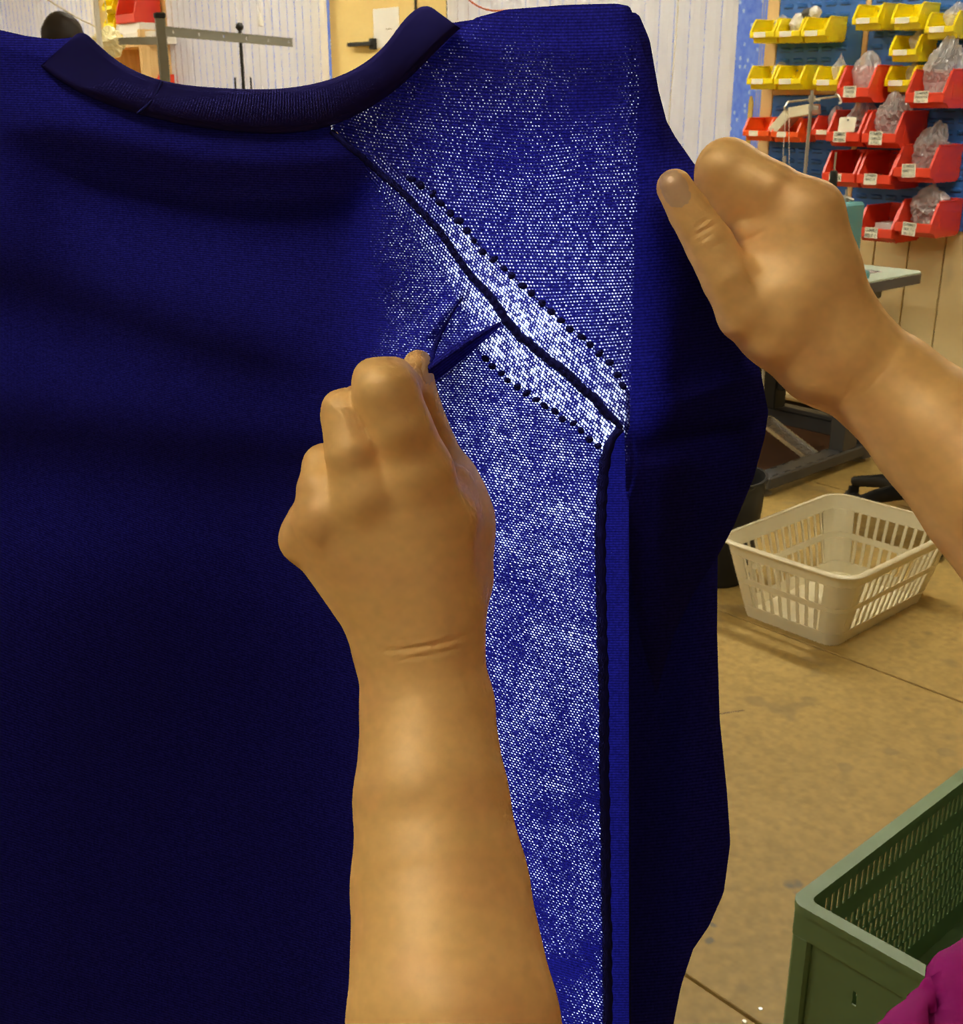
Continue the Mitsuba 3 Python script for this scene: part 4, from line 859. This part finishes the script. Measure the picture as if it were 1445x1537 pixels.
def polygonise(f, h):
    """surface nets over the narrow band of the distance field f"""
    lo, hi = f.pts.min(0) - f.r - 4 * h, f.pts.max(0) + f.r + 4 * h
    n = np.ceil((hi - lo) / h).astype(int) + 1; B = 6
    nb = -(-n // B); n = nb * B + 1
    c = np.stack(np.meshgrid(*[np.arange(m) for m in nb], indexing='ij'), -1).reshape(-1, 3)
    d = np.concatenate([f(lo + (q * B + B / 2) * h) for q in np.array_split(c, max(1, len(c) // 60000))])
    c = c[np.abs(d) < h * B * 1.35]
    D = np.full(n, 1.0, np.float32); mask = np.zeros(n, bool)
    o = np.stack(np.meshgrid(*[np.arange(B + 1)] * 3, indexing='ij'), -1).reshape(-1, 3)
    for q in np.array_split(c, max(1, len(c) * len(o) // 300000)):
        idx = (q[:, None] * B + o[None]).reshape(-1, 3); D[idx[:, 0], idx[:, 1], idx[:, 2]] = f(lo + idx * h); 
    cell = np.zeros(nb * B, bool)
    for q in c: cell[q[0] * B:q[0] * B + B, q[1] * B:q[1] * B + B, q[2] * B:q[2] * B + B] = True
    corners = [D[i:n[0] - 1 + i, j:n[1] - 1 + j, k:n[2] - 1 + k] for i in (0, 1) for j in (0, 1) for k in (0, 1)]
    ins = sum((x < 0).astype(np.int8) for x in corners); act = (ins > 0) & (ins < 8) & cell
    ids = np.full(act.shape, -1); ai = np.argwhere(act); ids[act] = np.arange(len(ai))
    cv = np.stack([x[act] for x in corners], 1); co = np.array([[i, j, k] for i in (0, 1) for j in (0, 1) for k in (0, 1)], float)
    acc = np.zeros((len(ai), 3)); cnt = np.zeros(len(ai))
    for a in range(8):
        for b in range(a + 1, 8):
            if np.abs(co[a] - co[b]).sum() != 1: continue
            s_ = (cv[:, a] < 0) != (cv[:, b] < 0); tt = cv[s_, a] / (cv[s_, a] - cv[s_, b]); acc[s_] += co[a] + tt[:, None] * (co[b] - co[a]); cnt[s_] += 1
    V = lo + (ai + acc / cnt[:, None]) * h; F = []
    for ax in range(3):
        sl0 = [slice(0, m - 1) for m in n]; s0 = D[tuple(slice(1, m - 1) if k != ax else slice(0, m - 1) for k, m in enumerate(n))] < 0; s1 = D[tuple(slice(1, m - 1) if k != ax else slice(1, m) for k, m in enumerate(n))] < 0
        e = np.argwhere(s0 != s1); fl_ = s0[tuple(e.T)]
        u, v = [k for k in range(3) if k != ax]; base = e.copy(); base[:, u] += 1; base[:, v] += 1
        def cid(du, dv):
            q = base.copy(); q[:, u] -= du; q[:, v] -= dv; return ids[tuple(q.T)]
        quad = np.stack([cid(1, 1), cid(0, 1), cid(0, 0), cid(1, 0)], 1); ok = (quad >= 0).all(1); quad, fl_ = quad[ok], fl_[ok]
        if ax == 1: fl_ = ~fl_
        quad[~fl_] = quad[~fl_][:, ::-1]; F.append(quad)
    F = np.vstack(F); F = np.vstack([F[:, [0, 1, 2]], F[:, [0, 2, 3]]])
    for _ in range(2):
        e = 3e-4; g = np.stack([f(V + e * np.eye(3)[k]) - f(V - e * np.eye(3)[k]) for k in range(3)], 1) / (2 * e); V = V - g * np.clip(f(V) / np.maximum((g * g).sum(1), .2), -h, h)[:, None]
    m = trimesh.Trimesh(V, F, process=False)
    if m.volume < 0: m.invert()
    e = np.vstack([m.edges, m.edges[:, ::-1]]); deg = np.bincount(e[:, 0], minlength=len(V))[:, None]
    for lam in (.5, -.45, .5, -.45):
        S = np.zeros_like(V); np.add.at(S, e[:, 0], V[e[:, 1]]); L_ = np.where(deg > 2, S / np.maximum(deg, 1) - V, 0); V = V + lam * np.clip(L_, -h, h)
    m.vertices = V
    return m
def pixels(V):
    q = V - CAM; d = q @ FW; return CX + FPX * (q @ RT) / d, CY - FPX * (q @ UP) / d
# left hand: back of the hand to the camera, fingers folded into the cloth, thumb up at the right
AX = FW                                                     # the flat side of palm and wrist faces along this
palm_l = union([chain([(655, 950, .444, 52), (627, 716, .435, 54)], .004, (AX, .85)), chain([(636, 955, .443, 58), (552, 745, .434, 53)], .004, (AX, .80)),
                chain([(615, 955, .444, 56), (490, 780, .436, 46)], .004, (AX, .80)), chain([(594, 950, .449, 54), (463, 808, .447, 36)], .004, (AX, .85)),
                chain([(672, 960, .464, 46), (688, 870, .470, 46), (691, 778, .476, 44), (678, 718, .483, 34)], .004),
                chain([(655, 885, .448, 50), (670, 780, .448, 46), (672, 730, .457, 38)], .004), chain([(668, 900, .458, 52), (684, 800, .466, 46), (682, 740, .474, 36)], .004)], .012)
arm_l = chain([(632, 930, .450, 80), (630, 985, .450, 91), (641, 1060, .446, 99), (647, 1200, .434, 115), (660, 1330, .424, 132), (680, 1540, .398, 159), (705, 1800, .372, 176), (725, 2050, .352, 168)], .003, (AX, .80))
index_l = union([chain([(628, 706, .437, 50), (601, 640, .4265, 48), (579, 589, .424, 49)], .0006), chain([(560, 568, .426, 31), (592, 562, .430, 26)], .001), chain([(579, 589, .424, 47), (590, 578, .452, 38), (606, 578, .482, 28), (616, 574, .490, 22)], .0012)], .003)
middle_l = union([chain([(548, 748, .435, 48), (530, 680, .430, 43), (521, 624, .432, 39)], .0006), chain([(521, 624, .432, 38), (540, 610, .462, 33), (570, 625, .486, 26)], .0012), chain([(508, 610, .434, 24), (520, 606, .434, 22)], .001)], .002)
ring_l = union([chain([(488, 780, .438, 41), (482, 735, .437, 37), (487, 699, .443, 32)], .0006), chain([(487, 699, .443, 32), (506, 692, .468, 28), (540, 705, .488, 25)], .0012)], .002)
little_l = union([chain([(462, 808, .447, 34), (464, 775, .449, 29), (471, 747, .456, 25)], .0006), chain([(471, 747, .456, 25), (486, 745, .474, 23), (520, 760, .490, 21)], .001)], .002)
thumb_l = chain([(678, 718, .486, 32), (657, 666, .488, 27), (637, 610, .489, 25), (627, 560, .487, 22), (627, 546, .4865, 21)], .001)
fing_l = union([index_l, middle_l, ring_l, little_l], .0009)
knuck_l = union([chain([(632, 704, .4295, 24), (626, 716, .4295, 24)], .004), chain([(545, 744, .4285, 23), (540, 754, .429, 23)], .004), chain([(482, 779, .432, 19), (478, 788, .433, 19)], .004), chain([(451, 804, .446, 20), (448, 812, .447, 20)], .004)], .002)
def combine(palm, arm, fingers, thumb, knuckles=None, kf=.004, kt=.006):
    def f(p):
        b = smin(palm(p), arm(p), .009)
        if knuckles is not None: b = smin(b, knuckles(p), .009)
        b = smin(b, fingers(p), kf); return smin(b, thumb(p), kt)
    gs = [palm, arm, fingers, thumb]; f.pts = np.vstack([g.pts for g in gs]); f.r = max(g.r for g in gs); return f
left = combine(palm_l, arm_l, fing_l, thumb_l, knuck_l)
# right hand: gripping the sleeve, thumb in front of the cloth, fingers curled behind it
palm_r = union([chain([(1224, 312, .461, 34), (1234, 400, .467, 48), (1258, 510, .475, 58)], .004), chain([(1196, 345, .467, 58), (1206, 430, .471, 68), (1248, 520, .477, 68)], .004),
                chain([(1122, 470, .471, 45), (1165, 492, .473, 58), (1225, 530, .478, 64)], .004), chain([(1150, 395, .474, 44), (1168, 440, .473, 56)], .004), chain([(1132, 440, .472, 36), (1190, 470, .470, 50)], .004)], .012)
arm_r = chain([(1250, 508, .477, 70), (1268, 536, .477, 78), (1333, 583, .474, 81), (1413, 655, .466, 98), (1500, 742, .455, 116), (1640, 890, .436, 145), (1760, 1010, .42, 150)], .003)
index_r = union([chain([(1222, 315, .461, 36), (1158, 285, .465, 41), (1090, 254, .473, 44)], .0008), chain([(1092, 258, .473, 47), (1108, 286, .473, 40), (1150, 310, .470, 38)], .002), chain([(1086, 262, .478, 40), (1100, 306, .482, 34), (1122, 336, .486, 27)], .002), chain([(1078, 282, .476, 34), (1104, 318, .475, 29)], .002)], .003)
middle_r = chain([(1222, 335, .480, 38), (1150, 312, .492, 37), (1100, 290, .502, 34), (1110, 330, .514, 30), (1135, 360, .510, 26)], .003)
ring_r = chain([(1228, 375, .495, 34), (1165, 350, .508, 33), (1120, 340, .516, 31), (1130, 375, .524, 27), (1155, 400, .518, 25)], .003)
little_r = chain([(1236, 425, .506, 28), (1190, 405, .519, 28), (1150, 395, .526, 26), (1160, 425, .532, 23), (1185, 445, .526, 21)], .003)
web_r = union([chain([(1121, 344, .472, 22), (1150, 350, .470, 26)], .001), chain([(1136, 378, .472, 22), (1160, 372, .470, 26)], .001)], .002)
thumb_r = chain([(1122, 468, .468, 43), (1093, 418, .465, 40), (1064, 366, .464, 36), (1034, 318, .463, 31), (1012, 281, .462, 27)], .001)
right = combine(palm_r, arm_r, union([index_r, middle_r, ring_r, little_r, web_r], .0022), thumb_r, None, .005, .003)
def upper(pts, k=.03):
    def f(p):
        out = None
        for (a, ra), (b, rb) in zip(pts[:-1], pts[1:]):
            d = cone(p, a, b, ra, rb); out = d if out is None else smin(out, d, k)
        return out
    f.pts = np.array([a for a, _ in pts]); f.r = max(r for _, r in pts); return f
V3 = lambda *a: np.array(a, float)
hand_l, hand_r = polygonise(left, .0013), polygonise(right, .0013)
def crease(m, lines):
    """skin folds pressed into the camera side of the hand: (points, depth, half width in px)"""
    V = m.vertices.copy(); n = m.vertex_normals.copy(); x, y = pixels(V); near = (n * (CAM - V)).sum(1) > 0; out = V.copy()
    for pts, dep, wd in lines:
        c = curve(pts, 60); d = np.full(len(V), 1e9); b = near & (x > c[:, 0].min() - 20) & (x < c[:, 0].max() + 20) & (y > c[:, 1].min() - 20) & (y < c[:, 1].max() + 20)
        q = np.c_[x[b], y[b]]; dd = np.linalg.norm(q[:, None] - c[None], axis=2); k = dd.argmin(1); d[b] = dd.min(1)
        e = np.zeros(len(V)); e[b] = np.sin(np.pi * k / 59.) ** .7 * (k > 0) * (k < 59)
        out -= n * (dep * e * (np.exp(-(d / wd) ** 2) - .12 * np.exp(-((d - 2.2 * wd) / wd) ** 2)))[:, None]
    m.vertices = out
crease(hand_l, [([(545, 974), (590, 976), (640, 970), (690, 958), (722, 944)], .0009, 3.2), ([(560, 986), (610, 988), (660, 980), (712, 964)], .0005, 3.0), ([(552, 962), (600, 962), (650, 955)], .0004, 3.0),
                ([(600, 664), (626, 660), (650, 668)], .0004, 3.0), ([(603, 676), (628, 672), (654, 680)], .0004, 3.0), ([(606, 700), (626, 696), (650, 702)], .0003, 3.0),
                ([(652, 622), (664, 618), (676, 618)], .0006, 2.5), ([(555, 560), (585, 556), (604, 562)], .0003, 3.0)])
crease(hand_r, [([(1036, 346), (1052, 336), (1068, 322)], .0005, 2.6), ([(1030, 356), (1052, 348), (1078, 332)], .0006, 2.6), ([(1040, 366), (1060, 356), (1080, 344)], .0004, 2.6), ([(1108, 360), (1122, 358), (1136, 352), (1150, 344)], .0005, 2.5), ([(1112, 382), (1128, 378), (1146, 370)], .0004, 2.5),
                ([(1110, 350), (1118, 392), (1130, 420), (1144, 446)], .0009, 4.0), ([(1098, 322), (1112, 320), (1126, 312)], .0004, 2.5), ([(1292, 590), (1318, 568), (1338, 540), (1346, 518)], .00022, 4.0), ([(1272, 602), (1300, 584), (1318, 556)], .00015, 3.5), ([(1062, 372), (1080, 366), (1094, 352)], .0003, 2.6)])
# upper arms, neck and head join under the blouse (outside the frame)
LE, RE = P(725, 2050, .352), P(1760, 1010, .42)
LS, RS = V3(.21, -.03, 1.17), V3(.55, .01, 1.17)
far = union([upper([(LE, .034), (LE * .5 + LS * .5, .038), (LS, .045), (V3(.380, -.03, 1.18), .06)]), upper([(RE, .037), (RE * .5 + RS * .5, .040), (RS, .046), (V3(.380, -.03, 1.18), .06)]),
             upper([(V3(.380, -.03, 1.15), .055), (V3(.380, -.01, 1.30), .050)]), upper([(V3(.380, .0, 1.36), .075), (V3(.380, .012, 1.43), .088)], .03), upper([(V3(.380, .045, 1.335), .05), (V3(.380, .05, 1.40), .05)]),
             upper([(V3(.380, .105, 1.375), .012), (V3(.380, .112, 1.36), .015)], .01), upper([(V3(.285, .0, 1.40), .016), (V3(.285, -.005, 1.375), .012)]), upper([(V3(.475, .0, 1.40), .016), (V3(.475, -.005, 1.375), .012)])], .02)
far_m = polygonise(far, .006)
skin = cat([hand_l, hand_r, far_m])
def f_skin(p, n, uv):
    a = fbm(p.x * 22, p.y * 22, p.z * 22, 3); b = fbm(p.x * 260, p.y * 260, p.z * 260, 2); c_ = smoothstep(.55, .8, noise(p.x * 45 + 5, p.y * 45, p.z * 45))
    c = mix((.69, .40, .125), (.76, .46, .17), a); c = mix(c, (.66, .31, .13), c_ * .22); return c * (.93 + .14 * b)
def f_skinbump(p, n, uv):
    w = noise(p.x * 900, p.y * 900, p.z * 900); l = noise(p.x * 160, p.y * 160, p.z * 950 + 3 * noise(p.x * 120, p.y * 120, p.z * 120)); return .5 * w + .5 * l
scene['mat_skin'] = {'type': 'bumpmap', 't': mikit.proc(f_skinbump, 3e-4), 'scale': .00006, 'b': {'type': 'twosided', 'b': {'type': 'principled', 'base_color': mikit.proc(f_skin), 'roughness': .50, 'specular': .35, 'sheen': .12}}}
person = thing('person', 'person in a magenta blouse holding the blue sweater with both bare hands', 'person')
put(person + '__body', mikit.ply(skin, 'mat_skin', smooth=True))
pr('mat_nail', (.60, .38, .21), .42, .35)
def nail(m, cx, cy, rx, ry, ang, off=.0005, facing=.15):
    """a thin curved plate grown from the skin under it"""
    x, y = pixels(m.vertices); a = math.radians(ang); u = ((x - cx) * math.cos(a) + (y - cy) * math.sin(a)) / rx; v = (-(x - cx) * math.sin(a) + (y - cy) * math.cos(a)) / ry
    c = m.triangles_center; ok = (np.abs(u) ** 2.6 + np.abs(v) ** 2.6 < 1.15) & (((m.vertices - CAM) @ FW) < .60)
    view = (m.vertex_normals * (CAM - m.vertices) / np.linalg.norm(CAM - m.vertices, axis=1)[:, None]).sum(1) > facing
    fm = (ok & view)[m.faces].all(1); s = m.submesh([np.where(fm)[0]], append=True, repair=False)
    s = trimesh.Trimesh(*trimesh.remesh.subdivide(s.vertices, s.faces)); s.merge_vertices()
    nrm = s.vertex_normals; x, y = pixels(s.vertices); u = ((x - cx) * math.cos(a) + (y - cy) * math.sin(a)) / rx; v = (-(x - cx) * math.sin(a) + (y - cy) * math.cos(a)) / ry
    edge = np.clip(1.0 - (np.abs(u) ** 2.6 + np.abs(v) ** 2.6), 0, 1) ** .5
    s.vertices = s.vertices + nrm * (off * (edge * 1.4 - .3))[:, None]; return s
put(person + '__thumb_nail', mikit.ply(nail(hand_r, 1013, 284, 21, 30, -24), 'mat_nail', smooth=True))
put(person + '__thumb_nail', mikit.ply(nail(hand_l, 640, 553, 9, 26, -8, facing=-.15), 'mat_nail', smooth=True))
# blouse: torso and short sleeves
def torso(p):
    a = cone(p, V3(.380, .0, .78), V3(.380, .02, 1.05), .150, .150, (V3(0, 1, 0), .72)); b = cone(p, V3(.300, .0, 1.10), V3(.460, .0, 1.10), .105, .105)
    out = smin(a, b, .08)
    for s_, r0, r1 in ((V3(.315, .09, 1.06), .072, .072), (V3(.445, .09, 1.06), .072, .072)): out = smin(out, cone(p, s_, s_ + V3(0, .01, -.03), r0, r1), .05)
    out = smin(out, cone(p, V3(.280, -.01, 1.19), V3(.480, -.01, 1.19), .055, .055), .06)
    for S_, E_ in ((LS, LE), (RS, RE)): out = smin(out, cone(p, S_ + (V3(.360, 0, 1.17) - S_) * .35, S_ * .45 + E_ * .55, .062, .060), .03)
    fold = union([chain([(1392, 1482, .378, 14), (1364, 1530, .370, 26), (1325, 1600, .362, 50)], .002), chain([(1490, 1428, .390, 28), (1432, 1470, .385, 40), (1420, 1560, .380, 50)], .002)], .0015)
    back = smin(cone(p, P(1490, 1428, .39), V3(.40, .13, 1.09), .008, .075), cone(p, P(1325, 1600, .362), V3(.34, .14, .96), .009, .085), .03)
    out = smin(out, back, .02); out = smin(out, cone(p, P(1440, 1560, .39), V3(.37, .13, 1.02), .014, .08), .02); out = smin(out, fold(p), .004)
    w = meshkit.noise(p * [9, 9, 4], 3) - .5; return out + .010 * w
torso.pts = np.array([V3(.08, -.12, .66), V3(.66, .32, 1.25)]); torso.r = .06
pr('mat_blouse', (.21, .006, .115), .75, .2, sheen=.5)
put(person + '__blouse', mikit.ply(polygonise(torso, .005), 'mat_blouse', smooth=True))
pr('mat_hair', (.014, .009, .006), .6, .15)
hair = trimesh.creation.icosphere(4); hv = hair.vertices; hv = hv * (1 + .04 * (meshkit.noise(hv * [7, 7, 2], 5) - .5)[:, None]); keep = hair.faces[((hv[:, 1] < .35) | (hv[:, 2] > .55))[hair.faces].all(1)]
low = union([upper([(V3(.38 + q, .0, .84), .095), (V3(.38 + q * 1.1, .02, .46), .068), (V3(.38 + q * 1.1, -.02, .06), .052)]) for q in (-.085, .085)], .03)
pr('mat_dark_trousers', (.02, .02, .03), .8, .2); put(person + '__trousers', mikit.ply(polygonise(low, .008), 'mat_dark_trousers', smooth=True))
for q in (-.094, .094):
    put(person + '__shoe', mikit.ply(trimesh.convex.convex_hull(np.vstack([np.c_[p_ + [.38 + q, .05], np.full(len(p_), z_)] for p_, z_ in ((ring_pts(rrect(.09, .26, .04), 32), .002), (ring_pts(rrect(.086, .24, .04), 32), .045), (ring_pts(rrect(.07, .12, .03), 32) + [0, -.05], .09))])), {'type': 'ref', 'id': 'mat_black'}, smooth=40))
put(person + '__hair', mikit.ply(trimesh.Trimesh(hv * [.105, .112, .125] + [.38, -.005, 1.425], keep, process=False), {'type': 'ref', 'id': 'mat_hair'}, smooth=True))

# a second person sits far behind; only the top of the head shows above the sweater shoulder
hp = P(94, 62, 5.4)
sp = thing('person', 'dark-haired person sitting far behind the left shoulder of the sweater', 'person')
B = lambda x, y, z: V3(hp[0] + x, hp[1] + y, hp[2] + z)
sit = union([upper([(B(0, 0, .02), .085), (B(0, .01, -.05), .075)]), upper([(B(0, -.06, -.07), .045), (B(0, .02, -.2), .055)]), upper([(B(0, .03, -.26), .10), (B(0, .05, -.62), .12)], .05), upper([(B(-.17, .03, -.25), .05), (B(-.22, -.02, -.5), .042), (B(-.12, -.25, -.55), .03)]), upper([(B(.17, .03, -.25), .05), (B(.22, -.02, -.5), .042), (B(.12, -.25, -.55), .03)]),
             upper([(B(-.1, .03, -.66), .09), (B(-.12, -.38, -.68), .065), (B(-.12, -.4, -1.08), .045), (B(-.12, -.52, -1.12), .035)]), upper([(B(.1, .03, -.66), .09), (B(.12, -.38, -.68), .065), (B(.12, -.4, -1.08), .045), (B(.12, -.52, -1.12), .035)])], .03)
put(sp + '__body', mikit.ply(polygonise(sit, .012), 'mat_skin', smooth=True))
pr('mat_teal_shirt', (.03, .10, .12), .8, .2); pr('mat_trousers', (.03, .03, .045), .8, .2)
shirt = union([upper([(B(0, .03, -.26), .115), (B(0, .05, -.60), .135)], .05), upper([(B(-.14, .03, -.24), .06), (B(-.22, -.02, -.48), .052)]), upper([(B(.14, .03, -.24), .06), (B(.22, -.02, -.48), .052)])], .03)
put(sp + '__shirt', mikit.ply(polygonise(shirt, .012), 'mat_teal_shirt', smooth=True))
legs = union([upper([(B(s_ * .1, .03, -.66), .10), (B(s_ * .12, -.38, -.68), .075), (B(s_ * .12, -.4, -1.04), .055)]) for s_ in (-1, 1)], .03)
put(sp + '__trousers', mikit.ply(polygonise(legs, .012), 'mat_trousers', smooth=True))
hr = trimesh.creation.icosphere(3); v_ = hr.vertices * (1 + .06 * (meshkit.noise(hr.vertices * 4, 8) - .5)[:, None]); kf_ = hr.faces[((v_[:, 1] < .45) | (v_[:, 2] > .5))[hr.faces].all(1)]
put(sp + '__hair', mikit.ply(trimesh.Trimesh(v_ * [.095, .105, .11] + B(0, .01, .02), kf_, process=False), 'mat_hair', smooth=True))
t = thing('stool', 'plain dark stool under the person sitting far behind', 'stool')
put(t + '__seat', mikit.ply(lathe([[0, 0], [.17, 0], [.17, .04], [0, .04]], 32), 'mat_black_matt'), mt([hp[0], hp[1] + .03, hp[2] - .80]))
put(t + '__column', mikit.ply(lathe([[0, 0], [.2, 0], [.2, .02], [.03, .03], [.03, hp[2] - .80], [0, hp[2] - .80]], 24), 'mat_black_matt'), mt([hp[0], hp[1] + .03, 0]))
